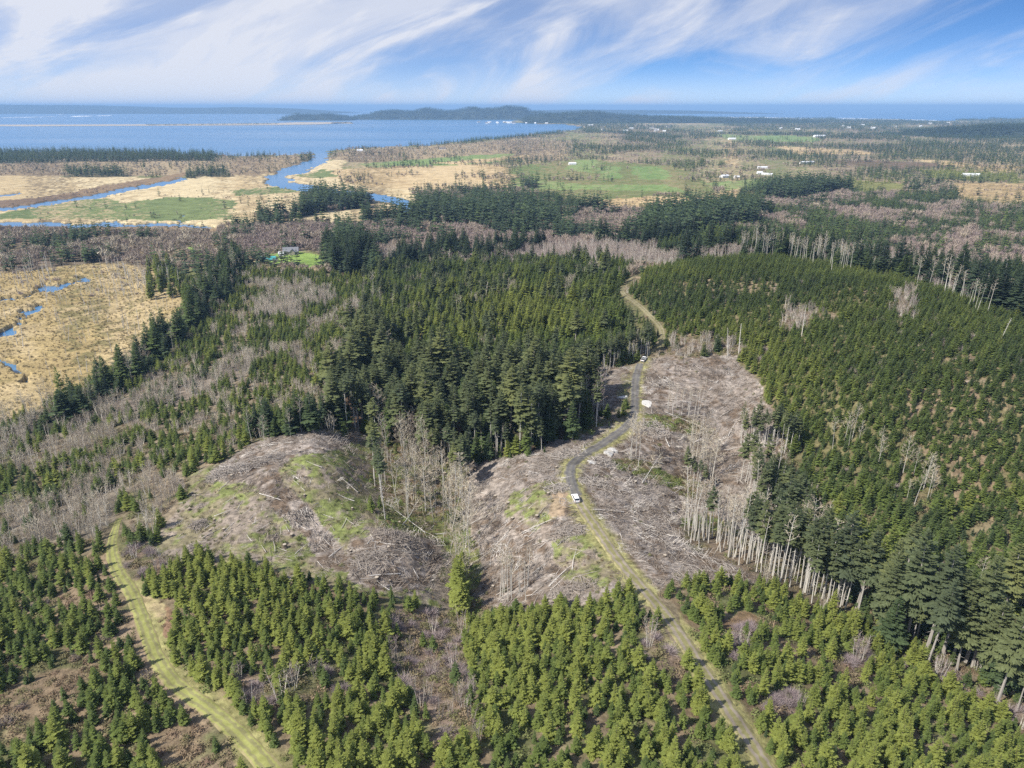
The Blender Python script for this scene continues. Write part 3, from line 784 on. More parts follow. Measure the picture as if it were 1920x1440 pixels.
def debris(mb, mt, n=26, spread=2.4):
    a0 = rngp.random() * 3.14
    for i in range(n):
        c = np.array((*(rngp.normal(size=2) * spread * .5), .06 + .28 * rngp.random()))
        a = a0 + rngp.normal() * .55; L = .5 + 1.5 * rngp.random() ** 2
        d = np.array((math.cos(a), math.sin(a), rngp.normal() * .12)) * L
        r = .025 + .05 * rngp.random() ** 2
        mb.tube([c - d, c + rngp.normal(size=3) * .05, c + d], [r, r * .85, r * .4], 3, mt, cap=False)
def tuft(mb, mt, n=16):
    for i in range(n):
        a = rngp.random() * 6.28; r = .5 * rngp.random()
        q = np.array((math.cos(a) * r, math.sin(a) * r, 0)); d = np.array((math.cos(a) * .35, math.sin(a) * .35, .6 + .5 * rngp.random()))
        mb.twig(q, q + d, .16, mt)

SPEC = {}
def species(key, builders, mats, parts):
    """each builder fills {part: MB}; keeps one joined mesh for scattered masses and one mesh per part for single trees"""
    joined, split = [], []
    for bfun in builders:
        pm = bfun()
        J = MB(); dpart = {}
        for k, p in enumerate(parts):
            q = pm[p]; o = len(J.v)
            J.v += q.v; J.f += [tuple(i + o for i in f) for f in q.f]; J.m += [k] * len(q.f)
            dpart[p] = q.mesh(p, [M[mats[k]]])
        joined.append(J.mesh(key, [M[x] for x in mats])); split.append(dpart)
    SPEC[key] = (joined, split)
def b_young(Rr, droop):
    def f():
        c, t = MB(), MB()
        conifer_crown(c, .04, Rr, 18, 9, droop, .36, young_prof, .25)
        trunk_mb(t, .92, .017, .004, 0, 0, 5, 2)
        return {'crown': c, 'trunk': t}
    return f
species('young_conifer', [b_young(.23, .10), b_young(.27, .05), b_young(.20, .16), b_young(.28, .12), b_young(.24, 0), b_young(.21, .2), b_young(.25, -.08)], ['conifer', 'bark_brown'], ['crown', 'trunk'])
def b_tall(base, Rr, nwh, ragged, droop=.35, r0=.0125):
    def f():
        c, t = MB(), MB()
        conifer_crown(c, base, Rr, int(nwh * 1.35), 7, droop, .42, tall_prof, ragged)
        trunk_mb(t, .86, r0, .003, 0, 0, 6, 4)
        for _ in range(9):
            z = .12 + (base - .08) * rngp.random(); a = rngp.random() * 6.28
            t.twig((0, 0, z), (.05 * math.cos(a), .05 * math.sin(a), z - .01), .006, 0)
        return {'crown': c, 'trunk': t}
    return f
species('tall_conifer', [b_tall(.42, .125, 22, .25), b_tall(.34, .14, 25, .3), b_tall(.5, .115, 19, .3), b_tall(.28, .15, 27, .28), b_tall(.40, .13, 20, .38)], ['conifer_old', 'bark_grey'], ['crown', 'trunk'])
species('spruce', [b_tall(.10, .19, 26, .2, .22), b_tall(.06, .21, 26, .25, .18), b_tall(.15, .17, 25, .25, .3)], ['conifer', 'bark_grey'], ['crown', 'trunk'])
species('pole_tree', [b_tall(.62, .085, 12, .35, .25, .0072), b_tall(.68, .08, 10, .4, .25, .007), b_tall(.52, .09, 14, .4, .3, .0074)], ['conifer_old', 'bark_pale'], ['crown', 'trunk'])
def b_alder(start, nl, spread, tw=.0034, r0=.0072):
    def f():
        c, t = MB(), MB()
        tmp = MB(); alder(tmp, 1, 0, start, nl, 5, tw, spread, r0)
        for part, mi in ((t, 0), (c, 1)):
            remap = {}
            for fa, mm in zip(tmp.f, tmp.m):
                if mm == mi:
                    part.f.append(tuple(remap.setdefault(i, len(remap)) for i in fa)); part.m.append(0)
            part.v = [tmp.v[i] for i in remap]
        return {'crown': c, 'trunk': t}
    return f
species('alder', [b_alder(.42, 17, .17), b_alder(.5, 14, .15), b_alder(.35, 20, .19), b_alder(.6, 12, .14)], ['twig', 'bark_pale'], ['crown', 'trunk'])
def b_thick(ns):
    def f():
        tmp = MB(); thicket(tmp, 1, 0, ns)
        c, t = MB(), MB()
        for part, mi in ((t, 0), (c, 1)):
            remap = {}
            for fa, mm in zip(tmp.f, tmp.m):
                if mm == mi:
                    part.f.append(tuple(remap.setdefault(i, len(remap)) for i in fa)); part.m.append(0)
            part.v = [tmp.v[i] for i in remap]
        return {'crown': c, 'trunk': t}
    return f
species('bare_pole', [b_alder(.62, 11, .10, .0034, .0092), b_alder(.70, 9, .085, .0034, .009), b_alder(.56, 13, .115, .0034, .0095), b_alder(.78, 6, .07, .0034, .009)], ['twig', 'bark_pale'], ['crown', 'trunk'])
species('young_alder', [b_thick(5), b_thick(7), b_thick(6)], ['twig', 'bark_pale'], ['crown', 'trunk'])
def b_one(fn, part, *a, **k):
    def f():
        q = MB(); fn(q, 0, *a, **k); return {part: q}
    return f
species('bare_shrub', [b_one(shrub, 'twigs', 300, .018), b_one(shrub, 'twigs', 360, .016)], ['mauve'], ['twigs'])
species('brush', [b_one(brush_clump, 'leaves'), b_one(brush_clump, 'leaves', 44), b_one(brush_clump, 'leaves', 28)], ['brush'], ['leaves'])
species('debris', [b_one(debris, 'sticks') for _ in range(5)], ['wood'], ['sticks'])
species('tuft', [b_one(tuft, 'blades') for _ in range(3)], ['brush'], ['blades'])
def b_snag(h2):
    def f():
        t = MB(); trunk_mb(t, h2, .015, .006, 0, rngp.normal() * .01, 5, 4)
        for k in range(22):
            z = .3 + .65 * rngp.random() * h2; a = rngp.random() * 6.28; L = .05 + .09 * rngp.random() * (1.2 - z)
            t.twig((0, 0, z), (L * math.cos(a), L * math.sin(a), z + L * (rngp.random() - .3)), .009, 0)
        return {'trunk': t}
    return f
species('snag', [b_snag(1), b_snag(.9), b_snag(1)], ['bark_pale'], ['trunk'])
def b_far():
    c, t = MB(), MB()
    conifer_crown(c, .08, .17, 7, 6, .2, .75, tall_prof, .25, fine=False)
    trunk_mb(t, .6, .014, .006, 0, 0, 3, 1)
    return {'crown': c, 'trunk': t}
species('far_conifer', [b_far, b_far, b_far, b_far], ['conifer', 'bark_brown'], ['crown', 'trunk'])
def b_faral():
    c = MB()
    for i in range(80):
        d = rngp.normal(size=3); d[2] = abs(d[2]) + .2; d /= np.linalg.norm(d)
        q = np.array((*(rngp.normal(size=2) * .12), .25 + .3 * rngp.random()))
        c.twig(q, q + d * np.array((.34, .34, .45)) * (.6 + .5 * rngp.random()), .055, 0)
    for i in range(3):
        a = rngp.random() * 6.28
        c.twig((.1 * math.cos(a), .1 * math.sin(a), 0), (.15 * math.cos(a), .15 * math.sin(a), .8), .05, 0)
    return {'crown': c}
species('far_alder', [b_faral, b_faral, b_faral], ['twig'], ['crown'])
def b_clump():
    c = MB()
    for k in range(6):
        q = MB(); conifer_crown(q, .03, .22, 4, 5, .1, .85, tall_prof, .25, fine=False)
        o = np.array((*(rngp.normal(size=2) * .7), 0)); s = .7 + .4 * rngp.random(); n0 = len(c.v)
        c.v += [tuple(np.array(p) * s + o) for p in q.v]; c.f += [tuple(i + n0 for i in f) for f in q.f]; c.m += q.m
    return {'crown': c}
species('far_clump', [b_clump, b_clump, b_clump], ['conifer'], ['crown'])
print('protos', time.time() - T0)

# ------------------------------------------------------------------ sowing
SOW = {k: [] for k in SPEC}
def sow(key, x, y, z, h, tint, wid=None, tilt=None, tz=None):
    k = len(x)
    if k == 0:
        return
    wid = np.clip(rng.normal(1, .13, k), .7, 1.4) if wid is None else wid
    if tilt is None:
        tilt = rng.normal(0, .02, (k, 2))
    rz = rng.random(k) * 6.283 if tz is None else tz
    SOW[key].append(np.column_stack([x, y, z, h, h * wid, tilt[:, 0], tilt[:, 1], rz, np.clip(tint, 0, 1)]))
def cand(y0, y1, sp, marg=160):
    xm = (1120 + marg) / FPX * (y1 * CP + 160 * SP) * 1.0
    xs, ys = np.meshgrid(np.arange(-xm, xm, sp), np.arange(y0, y1, sp))
    x = xs.ravel() + rng.uniform(-.5, .5, xs.size) * sp; y = ys.ravel() + rng.uniform(-.5, .5, xs.size) * sp
    # keep what lies in or near the field of view
    px, py, _ = project(x, y, 42.0 if y0 < 200 else 15.0)
    k = (px > -marg * 1.6) & (px < 1920 + marg) & (py < 1590)
    return x[k], y[k]
ALLP = ROADS + [LANE]
def near_sow():
    x, y = cand(84, 1000, 2.5)
    z = hgt(x, y)
    zn, px, py = zone_at(x, y, z, 1.0)
    r = rng.random(len(x)); r2 = rng.random(len(x)); g = rng.normal(size=len(x))
    rd = road_dist(x, y, ROADS); ld = road_dist(x, y, [LANE])
    pat = fbm(x, y, 30, 61, 4); pat2 = fbm(x, y, 13, 62, 3); pat3 = fbm(x, y, 80, 63, 3)
    free = (ld > 1.8) & (road_dist(x, y, [ROAD_LOW, ROAD_MID, TRACK]) > 3.3) & (road_dist(x, y, [ROAD_TOP]) > 2.3)
    is_ = lambda *q: np.isin(zn, [zid(s) for s in q])
    def put(key, m, h, t, **kw):
        m = m & free
        hh = np.broadcast_to(h, x.shape)[m]; tt = np.broadcast_to(t, x.shape)[m]
        sow(key, x[m], y[m], z[m] - .05, hh, tt, **{k: (v[m] if isinstance(v, np.ndarray) and len(v) == len(x) else v) for k, v in kw.items()})
    gw = 1 + .13 * g
    # foreground plantation
    Y = is_('young'); k1 = Y & (pat2 > .25) & (r < .86)
    put('young_conifer', k1, np.clip(4.9 + 1.25 * g + 3 * (pat - .5), 2.2, 8.5), .76 + .2 * g + .6 * (pat - .5))
    put('brush', Y & ~k1, 1.1 + .8 * r2, .05 + .85 * r)
    YL = is_('youngleft'); k1 = YL & (pat * .5 + pat2 * .5 > .43) & (r < .70)
    put('young_conifer', k1, np.clip(5.0 + 1.3 * g, 2.2, 8.5), .64 + .15 * g)
    k2 = YL & ~k1
    put('brush', k2, 1.0 + .9 * r2, .0 + .7 * r)
    put('bare_shrub', k2 & (r2 > .93), 1.8 + 1.2 * r, .45 + .2 * g)
    S = is_('shrubgap')
    put('bare_shrub', S & (r < .22), 2.0 + 1.6 * r2, .12 + .25 * r2)
    put('young_alder', S & (r > .22) & (r < .36), 4.5 + 2.5 * r2, .3 + .2 * g)
    put('young_conifer', S & (r > .36) & (r < .44), 4.5 + 2 * r2, .6 + .15 * g)
    put('brush', S & (r > .3), 1.1 + .9 * r2, .0 + .75 * r)
    B = is_('bracken', 'pad')
    put('brush', B & (r < .6), .5 + .4 * r2, .05 + .2 * r2)
    # hill plantation
    H = is_('hill'); dens = .62
    k1 = H & (pat2 > .20 - .2 * (py > 700)) & (r < dens + .28)
    put('young_conifer', k1, np.clip(4.9 + 1.1 * g + 3 * (pat - .5), 2.4, 8.5), .66 + .13 * g + .7 * (pat3 - .5) - .10 * sstep(1600, 1950, px) - .08 * sstep(640, 520, py))
    put('brush', H & (~k1 | (r < .3)), 1.1 + .6 * r2, .25 + .5 * r2)
    put('bare_shrub', H & (pat > .68) & (r > .82), 2.5 + 1.5 * r2, .3 + .2 * g)
    put('brush', is_('bareplot') & (r < .45), .7 + .6 * r2, .1 + .6 * r2)
    put('young_conifer', is_('bareplot') & (r > .66), 4.5 + 2 * r2, .5 + .14 * g)
    BS = is_('brushstrip')
    put('young_alder', BS & (r < .35), 4 + 3 * r2, .25 + .2 * g); put('brush', BS & (r > .4), 1.2 + .8 * r2, .2 + .5 * r2)
    put('young_conifer', BS & (r > .35) & (r < .4), 6 + 2 * r2, .5 + .1 * g)
    # mixed young wood on the left: conifers and bare alder in patches
    X = is_('mixed'); w = pat * .3 + pat2 * .7
    kc = X & (w > .43) & (r < .52)
    put('young_conifer', kc, np.clip(5.4 + 1.3 * g, 2.8, 9), .60 + .18 * g)
    put('young_alder', X & ~kc & (r < .46), np.clip(5.4 + 1.4 * g, 3, 8.5), .50 + .24 * g)
    put('brush', X & (r > .75), 1.2 + .8 * r2, .2 + .5 * r2)
    Tk = is_('thicket')
    put('young_alder', Tk & (r < .42), np.clip(6.6 + 1.3 * g, 3.5, 9.5), .58 + .24 * g)
    put('young_conifer', Tk & (r > .42) & ((r < .47) | ((pat2 > .56) & (r < .75))), 5.5 + 2.5 * r2, .52 + .14 * g)
    Bt = is_('belt')
    put('spruce', Bt & (r < .085), np.clip(19 + 4 * g, 10, 29), .25 + .16 * g)
    put('alder', Bt & (r > .085) & (r < .12), 15 + 3 * g, .7 + .2 * g)
    put('young_conifer', Bt & (r > .12) & (r < .22), 8 + 3 * r2, .3 + .15 * g)
    # pole-stage wood: darker behind, yellower in the middle
    Pw = is_('polewood')
    yel = np.exp(-(((px - 930) / 190) ** 2 + ((py - 600) / 55) ** 2)) * .42
    put('spruce', Pw & (r < .30) & (pat2 > .27), np.clip(8.6 + 2.3 * g + 9 * (pat - .5), 4, 17), .50 + .13 * g + yel + .4 * (pat - .5), wid=.95 + .1 * g)
    put('young_conifer', Pw & (r > .30) & (r < .46), 5 + 3 * r2, .54 + .12 * g + yel)
    put('tall_conifer', Pw & (r > .985), 16 + 4 * r2, .45 + .15 * g)
    put('young_alder', Pw & (pat2 < .3) & (r < .3), 7 + 2 * g, .35 + .2 * g)
    Tl = is_('tall')
    put('tall_conifer', Tl & (r < .155), np.clip(22.5 + 3.5 * g + 7 * (pat - .5), 11, 32), .44 + .15 * g + .25 * (pat2 - .5), wid=1 + .12 * g)
    put('spruce', Tl & (r > .155) & (r < .20), np.clip(15 + 3 * g, 8, 22), .33 + .13 * g)
    put('brush', Tl & (r > .6), .8 + .6 * r2, .05 + .3 * r2)
    # right-hand wood
    Rw = is_('rightwood')
    put('tall_conifer', Rw & (r < .04) & (py > 1010), np.clip(18 + 4 * g, 9, 27), .55 + .18 * g, wid=1.05 + .14 * g)
    put('spruce', Rw & (r > .05) & (r < .11) & (py > 990), np.clip(11 + 3.5 * g, 5, 18), .55 + .2 * g)
    put('alder', Rw & (r > .115) & (r < .128), 15 + 3 * g, .7 + .2 * g)
    put('young_conifer', Rw & (r > .11) & (r < .42), 5 + 4 * r2, .52 + .18 * g)
    put('young_alder', Rw & (r > .42) & (r < .5), 5 + 2 * r2, .3 + .2 * g)
    put('brush', Rw & (r > .4), 1.2 + .9 * r2, .2 + .6 * r2)
    Mr = is_('mixright'); kc = Mr & (w > .40) & (r < .66)
    put('young_conifer', kc, np.clip(6.6 + 1.6 * g, 3, 11), .50 + .17 * g)
    put('young_alder', Mr & ~kc & (r < .45), 7 + 1.6 * g, .28 + .2 * g)
    put('brush', Mr & (r > .5), 1.3 + .9 * r2, .15 + .7 * r2)
    St = is_('standing')
    put('bare_pole', St & (r < .16), np.clip(18 + 3.5 * g, 9, 25), .6 + .2 * g)
    put('pole_tree', St & (r > .17) & (r < .23), np.clip(22 + 2.5 * g, 15, 28), .45 + .15 * g)
    put('brush', St & (r > .3) & (r < .7), 1.1 + .6 * r2, .1 + .7 * r2)
    Rv = is_('ravine')
    put('brush', Rv & (r < .75), 1.0 + .8 * r2, .25 + .8 * r2)
    put('debris', Rv & (r > .75) & (r < .93), .8 + .6 * r2, .5 + .25 * g, tilt=np.zeros((0, 2)) if False else None)
    # cut-over ground
    Sl = is_('slash')
    put('debris', Sl & (r < .9), .6 + .65 * r2, .34 + .30 * g + .5 * (pat - .5))
    put('brush', Sl & (r > .93), .5 + .5 * r2, .1 + .7 * r2)
    Cg = is_('cutgreen')
    put('debris', Cg & (r < .36), .55 + .6 * r2, .30 + .28 * g)
    put('brush', Cg & (r > .35) & (r < .85), .4 + .5 * r2, .05 + .95 * r2)
    put('tuft', Cg & (r > .6), .6 + .5 * r2, .3 + .7 * r2)
    # marsh
    Ms = is_('marsh')
    put('snag', Ms & (r < .02 + .04 * (pat > .5)), np.clip(8 + 4 * g, 3, 16), .5 * np.ones(len(x)), tilt=rng.normal(0, .07, (len(x), 2)))
    put('tuft', Ms & (r > .4) & (r < .7), .9 + .7 * r2, .3 + .25 * r2)
    put('brush', Ms & (r > .9) & (r < .96) & (pat2 > .45), .9 + .8 * r2, .25 + .25 * r2)
    put('bare_shrub', Ms & (r > .985) & (py < 560), 3 + 2 * r2, .8 + .2 * g)
    put('spruce', Ms & (py < 560) & (px > 280) & (r > .62) & (r < .68), 14 + 4 * g, .75 + .1 * g)
    # rough grass beside the roads
    m = (rd > 2.2) & (rd < 5.0) & is_('young', 'youngleft', 'slash', 'cutgreen', 'ravine', 'shrubgap', 'standing') & (r < .5)
    sow('tuft', x[m], y[m], z[m] - .03, .45 + .35 * r2[m], .45 + .4 * r2[m])
near_sow()
def mid_sow():
    x, y = cand(420, 1500, 5.0)
    z = hgt(x, y); zn, px, py = zone_at(x, y, z, 1.0)
    r = rng.random(len(x)); r2 = rng.random(len(x)); g = rng.normal(size=len(x))
    pat = fbm(x, y, 70, 71, 4); pat2 = fbm(x, y, 30, 72, 3)
    is_ = lambda *q: np.isin(zn, [zid(s) for s in q])
    far = np.hypot(x, y) > 780
    def put(key, m, h, t, fkey=None):
        for kk, mm in ((key, m & ~far), (fkey or key, m & far)):
            sow(kk, x[mm], y[mm], z[mm] - .1, np.broadcast_to(h, x.shape)[mm], np.broadcast_to(t, x.shape)[mm])
    D = is_('dark'); pp = (pat * .65 + pat2 * .35)
    kc = D & (pp > .43)
    put('spruce', kc & (r < .55), np.clip(11 + 2.5 * g + 14 * np.clip(pat2 - .5, 0, 1), 6, 24), .30 + .14 * g + .5 * (pat - .5), 'far_conifer')
    put('young_alder', D & ~kc & (r < .6), 8 + 2 * g, .12 + .18 * g, 'far_alder')
    Pu = is_('purple')
    kc = Pu & (pp > .585)
    put('spruce', kc & (r < .35), np.clip(19 + 5 * g, 8, 30), .12 + .10 * g, 'far_conifer')
    put('young_alder', Pu & ~kc & (r < .62), 9 + 2 * g, .14 + .18 * g, 'far_alder')
    Lb = is_('leftband'); kc = Lb & (pp > .52)
    put('spruce', kc & (r < .28), np.clip(17 + 4 * g, 8, 26), .17 + .12 * g, 'far_conifer')
    put('young_alder', Lb & ~kc & (r < .5), 9 + 2.5 * g, .40 + .2 * g, 'far_alder')
    Ow = is_('oldwood')
    put('spruce', Ow & (r < .34), np.clip(27 + 5 * g, 14, 40), .12 + .10 * g, 'far_conifer')
    put('young_alder', Ow & (r > .34) & (r < .5), 9 + 2 * g, .2 + .2 * g, 'far_alder')
    Es = is_('estuary', 'wetgreen')
    put('bare_shrub', Es & (r < .03) & (pp > .5), 2 + 3 * r2, .4 + .2 * g, 'far_alder')
    put('far_conifer', Es & (r > .997) & (pp > .45), 12 + 8 * r2, .15 + .1 * g)
    put('far_alder', is_('tanfield', 'mud') & (r < .05) & (pp > .48), 3 + 3 * r2, .3 + .2 * g)
    put('far_conifer', is_('pasture', 'tanfield') & (r < .004), 16 + 6 * r2, .15 + .1 * g)
    put('far_alder', is_('farmix') & (pp < .5) & (r < .5), 8 + 2 * g, .3 + .2 * g)
    put('far_conifer', is_('farmix') & (pp > .5) & (r < .3), 18 + 4 * g, .15 + .12 * g)
    Ln = is_('lawn') & (px > 480) & ((px < 500) | (py < 473)) & (r < .25)
    put('spruce', Ln, 12 + 4 * r2, .1 + .1 * g)
mid_sow()
def far_sow():
    x, y = cand(1500, 5200, 12.0)
    z = hgt(x, y); zn, px, py = zone_at(x, y, z, 1.0)
    r = rng.random(len(x)); r2 = rng.random(len(x)); g = rng.normal(size=len(x))
    pat = fbm(x, y * .7, 230, 81, 4); pat2 = fbm(x, y * .7, 90, 82, 3)
    is_ = lambda *q: np.isin(zn, [zid(s) for s in q])
    def put(key, m, h, t):
        sow(key, x[m], y[m], z[m] - .2, np.broadcast_to(h, x.shape)[m], np.broadcast_to(t, x.shape)[m])
    pp = pat * .6 + pat2 * .4
    Fm = is_('farmix'); kc = Fm & (pp > .52 - .05 * sstep(1300, 1700, px))
    put('far_conifer', kc & (r < .55), np.clip(16 + 5 * g, 8, 30), .20 + .14 * g + .5 * (pat2 - .5))
    put('far_alder', Fm & ~kc & (pp < .52) & (pp > .45) & (r < .3), 9 + 2 * g, .35 + .22 * g)
    D = is_('dark', 'purple', 'leftband'); kc = D & (pp > .44)
    put('far_conifer', kc & (r < .8), np.clip(16 + 4 * g, 8, 28), .18 + .12 * g)
    put('far_alder', D & ~kc & (r < .8), 10 + 2 * g, .15 + .15 * g)
    Cw = is_('coastwood')
    put('far_conifer', Cw & (r < .7), np.clip(20 + 4 * g, 10, 32), .2 + .12 * g)
    Ts = is_('tanscrub')
    put('far_alder', Ts & (r < .24), 8 + 3 * g, .6 + .2 * g)
    put('far_conifer', Ts & (r > .45) & (r < .55) & (pat2 > .48), 17 + 5 * g, .15 + .1 * g)
    put('far_conifer', is_('oldwood') & (r < .8), np.clip(25 + 5 * g, 12, 36), .12 + .1 * g)
    put('far_conifer', is_('brightstand') & (r < .8), 11 + 3 * g, .88 + .1 * g)
    put('far_conifer', is_('pasture', 'tanfield', 'meadow', 'green') & (pat2 > .6) & (r < .25), 17 + 5 * g, .15 + .1 * g)
    put('far_alder', is_('pasture', 'tanfield', 'meadow') & (pat2 > .57) & (r > .8), 9 + 2 * g, .4 + .2 * g)
    x, y = cand(5200, 15500, 52.0)
    z = hgt(x, y); zn, px, py = zone_at(x, y, z, .6)
    r = rng.random(len(x)); g = rng.normal(size=len(x))
    pat = fbm(x, y * .5, 700, 91, 4)
    is_ = lambda *q: np.isin(zn, [zid(s) for s in q])
    m = is_('farmix') & (pat > .40) & (r < .85)
    put('far_clump', m, np.clip(20 + 5 * g, 10, 34), .16 + .12 * g)
far_sow()
print('sown', {k: sum(len(q) for q in v) for k, v in SOW.items()}, time.time() - T0)

# ------------------------------------------------------------------ trees set by hand: leave-strips, ravine alders, forest edges
def in_poly(pts, n):
    pts = np.array(pts, float); out = []
    lo, hi = pts.min(0), pts.max(0)
    while len(out) < n:
        q = lo + (hi - lo) * rng.random(2)
        ins = False
        for k in range(len(pts)):
            (x1, y1), (x2, y2) = pts[k], pts[(k + 1) % len(pts)]
            if (y1 > q[1]) != (y2 > q[1]) and q[0] < (x2 - x1) * (q[1] - y1) / (y2 - y1) + x1:
                ins = not ins
        if ins:
            out.append(ground_at(*q))
    return np.array(out)
def along_px(pts, n, jx=6, jy=4):
    pts = np.array(pts, float); out = []
    seg = np.linalg.norm(np.diff(pts, axis=0), axis=1); cs = np.concatenate([[0], np.cumsum(seg)])
    for k in range(n):
        s = cs[-1] * (k + rng.random()) / n; i = min(np.searchsorted(cs, s) - 1, len(seg) - 1); i = max(i, 0)
        q = pts[i] + (pts[i + 1] - pts[i]) * (s - cs[i]) / seg[i]
        out.append(ground_at(q[0] + rng.normal() * jx, q[1] + rng.normal() * jy))
    return np.array(out)
def stand(key, P, hm, hs, tm, ts, tilt=.03):
    k = len(P)
    sow(key, P[:, 0], P[:, 1], P[:, 2] - .1, np.clip(rng.normal(hm, hs, k), hm * .5, hm * 1.5), rng.normal(tm, ts, k), tilt=rng.normal(0, tilt, (k, 2)))
RAV = [(700,850),(760,860),(860,880),(880,940),(890,1010),(870,1060),(840,1020),(780,990),(730,960),(710,900)]
stand('alder', in_poly(RAV, 60), 18, 4, .88, .15, .07)
stand('alder', in_poly([(735,800),(790,835),(830,860),(815,900),(760,870)], 24), 17, 2.5, .45, .2, .05)
stand('pole_tree', along_px([(705,840),(712,900),(715,980)], 7), 20, 3, .55, .15)
stand('pole_tree', in_poly([(800,860),(880,870),(885,930),(830,930)], 16), 20, 2.5, .5, .15)
stand('tall_conifer', in_poly([(790,840),(860,862),(850,885),(800,870)], 10), 21, 3, .5, .12)
stand('spruce', along_px([(862,1060),(866,1150)], 6, 4, 6), 11, 2, .95, .04)
stand('alder', along_px([(850,1050),(880,1120)], 9, 10, 8), 13, 2, .85, .1)
stand('bare_pole', in_poly([(925,1090),(1000,1090),(990,1130),(930,1130)], 14), 13, 2, .9, .1)
stand('alder', in_poly([(1178,850),(1198,850),(1198,880),(1180,880)], 4), 18, 2, .9, .08, .04)
stand('bare_pole', in_poly([(1250,765),(1325,765),(1325,795),(1255,790)], 13), 13, 2, .85, .1, .05)
stand('bare_pole', in_poly([(1285,850),(1340,855),(1335,920),(1290,905)], 14), 16, 3, .6, .2, .04)
stand('alder', in_poly([(1285,850),(1340,855),(1335,920),(1290,905)], 12), 17, 2.5, .9, .1, .05)
stand('pole_tree', in_poly([(1285,900),(1320,900),(1320,930),(1290,925)], 5), 15, 2, .5, .1)
stand('pole_tree', along_px([(1388,832),(1420,836),(1455,838),(1490,850)], 26, 5, 5), 16, 2, .45, .15)
stand('bare_pole', along_px([(1388,832),(1440,838)], 12, 5, 5), 14, 2, .9, .1)
stand('bare_pole', along_px([(1398,900),(1415,925),(1440,935)], 12, 8, 8), 16, 2, .85, .1)
stand('pole_tree', along_px([(1405,905),(1440,960),(1480,1000),(1520,1020)], 34, 12, 12), 19, 2.5, .42, .15)
stand('bare_pole', in_poly([(1280,985),(1400,1010),(1460,1050),(1440,1070),(1370,1050),(1290,1015)], 55), 19, 3, .75, .2, .06)
stand('pole_tree', along_px([(1400,1050),(1470,1085),(1530,1118),(1590,1145)], 40, 8, 6), 23, 2.5, .45, .14, .03)
stand('tall_conifer', along_px([(1530,1110),(1600,1150),(1680,1190),(1760,1230),(1850,1290),(1930,1330)], 28, 12, 10), 23, 4.5, .50, .16)
stand('spruce', np.array([ground_at(1665, 1215), ground_at(1850, 1285), ground_at(1880, 1300), ground_at(1740, 1200)]), 17, 2.5, .28, .05)
stand('pole_tree', along_px([(1085,699),(1120,690),(1160,680),(1225,655)], 70, 5, 5), 14, 2.2, .45, .14, .02)
stand('pole_tree', along_px([(640,806),(690,796),(760,838),(870,860),(960,852),(1050,826),(1130,788)], 46, 12, 6), 21, 4.5, .42, .15, .025)
stand('young_conifer', along_px([(640,806),(690,800),(760,842),(870,864),(960,856),(1050,830),(1130,790)], 40, 16, 6), 5.5, 2, .5, .15)
stand('spruce', along_px([(640,800),(690,792),(760,834),(870,856),(960,848),(1050,824),(1130,784)], 26, 14, 6), 12, 4, .45, .15)
stand('alder', along_px([(690,790),(760,830)], 10, 8, 5), 17, 3, .6, .2)
stand('alder', along_px([(1090,790),(1125,775),(1130,760)], 9, 6, 5), 15, 2, .55, .2)
stand('alder', along_px([(500,812),(620,795),(470,830)], 12, 10, 6), 14, 3, .85, .15)
stand('spruce', along_px([(480,822),(560,806),(640,800)], 26, 8, 5), 15, 3.5, .35, .12)
stand('bare_pole', along_px([(1390,475),(1450,480),(1530,495),(1600,510)], 80, 8, 3), 19, 2.5, .8, .15)
stand('bare_pole', along_px([(1680,520),(1760,550),(1850,590)], 26, 8, 3), 17, 3, .8, .15)
stand('spruce', along_px([(1260,480),(1400,470),(1560,490),(1700,520),(1850,570),(1960,610)], 110, 12, 4), 23, 5, .15, .1)
stand('alder', along_px([(700,560),(720,620),(700,680),(690,560)], 22, 12, 12), 15, 3, .7, .15)
stand('alder', along_px([(0,800),(50,790),(110,770)], 22, 14, 6), 14, 2, .85, .1)
stand('snag', np.array([ground_at(*q) for q in [(1875,640),(1503,630),(1385,664),(1108,470),(1365,668),(1660,1170)]]), 14, 2, .5, .1, .08)
for cl_, n_ in ((ell(1398,1195,30,26), 30), (ell(1600,1232,34,13), 16), (ell(1468,1312,30,15), 15), (ell(1385,1225,16,12), 8), (ell(1720,1245,30,10), 9)):
    stand('bare_shrub', in_poly(cl_, n_), 2.3, .5, .05, .12)
stand('snag', in_poly([(210,500),(310,505),(320,535),(240,560),(150,560)], 80), 14, 3, .5, .1, .05)
stand('snag', in_poly([(30,540),(60,500),(110,510),(90,560)], 26), 15, 3, .5, .1, .05)
stand('alder', in_poly([(1420,1000),(1560,1010),(1560,1080),(1480,1060)], 14), 16, 2, .6, .15)
stand('alder', along_px([(1700,950),(1760,930),(1590,830),(1560,850)], 16, 10, 6), 13, 2, .85, .1)

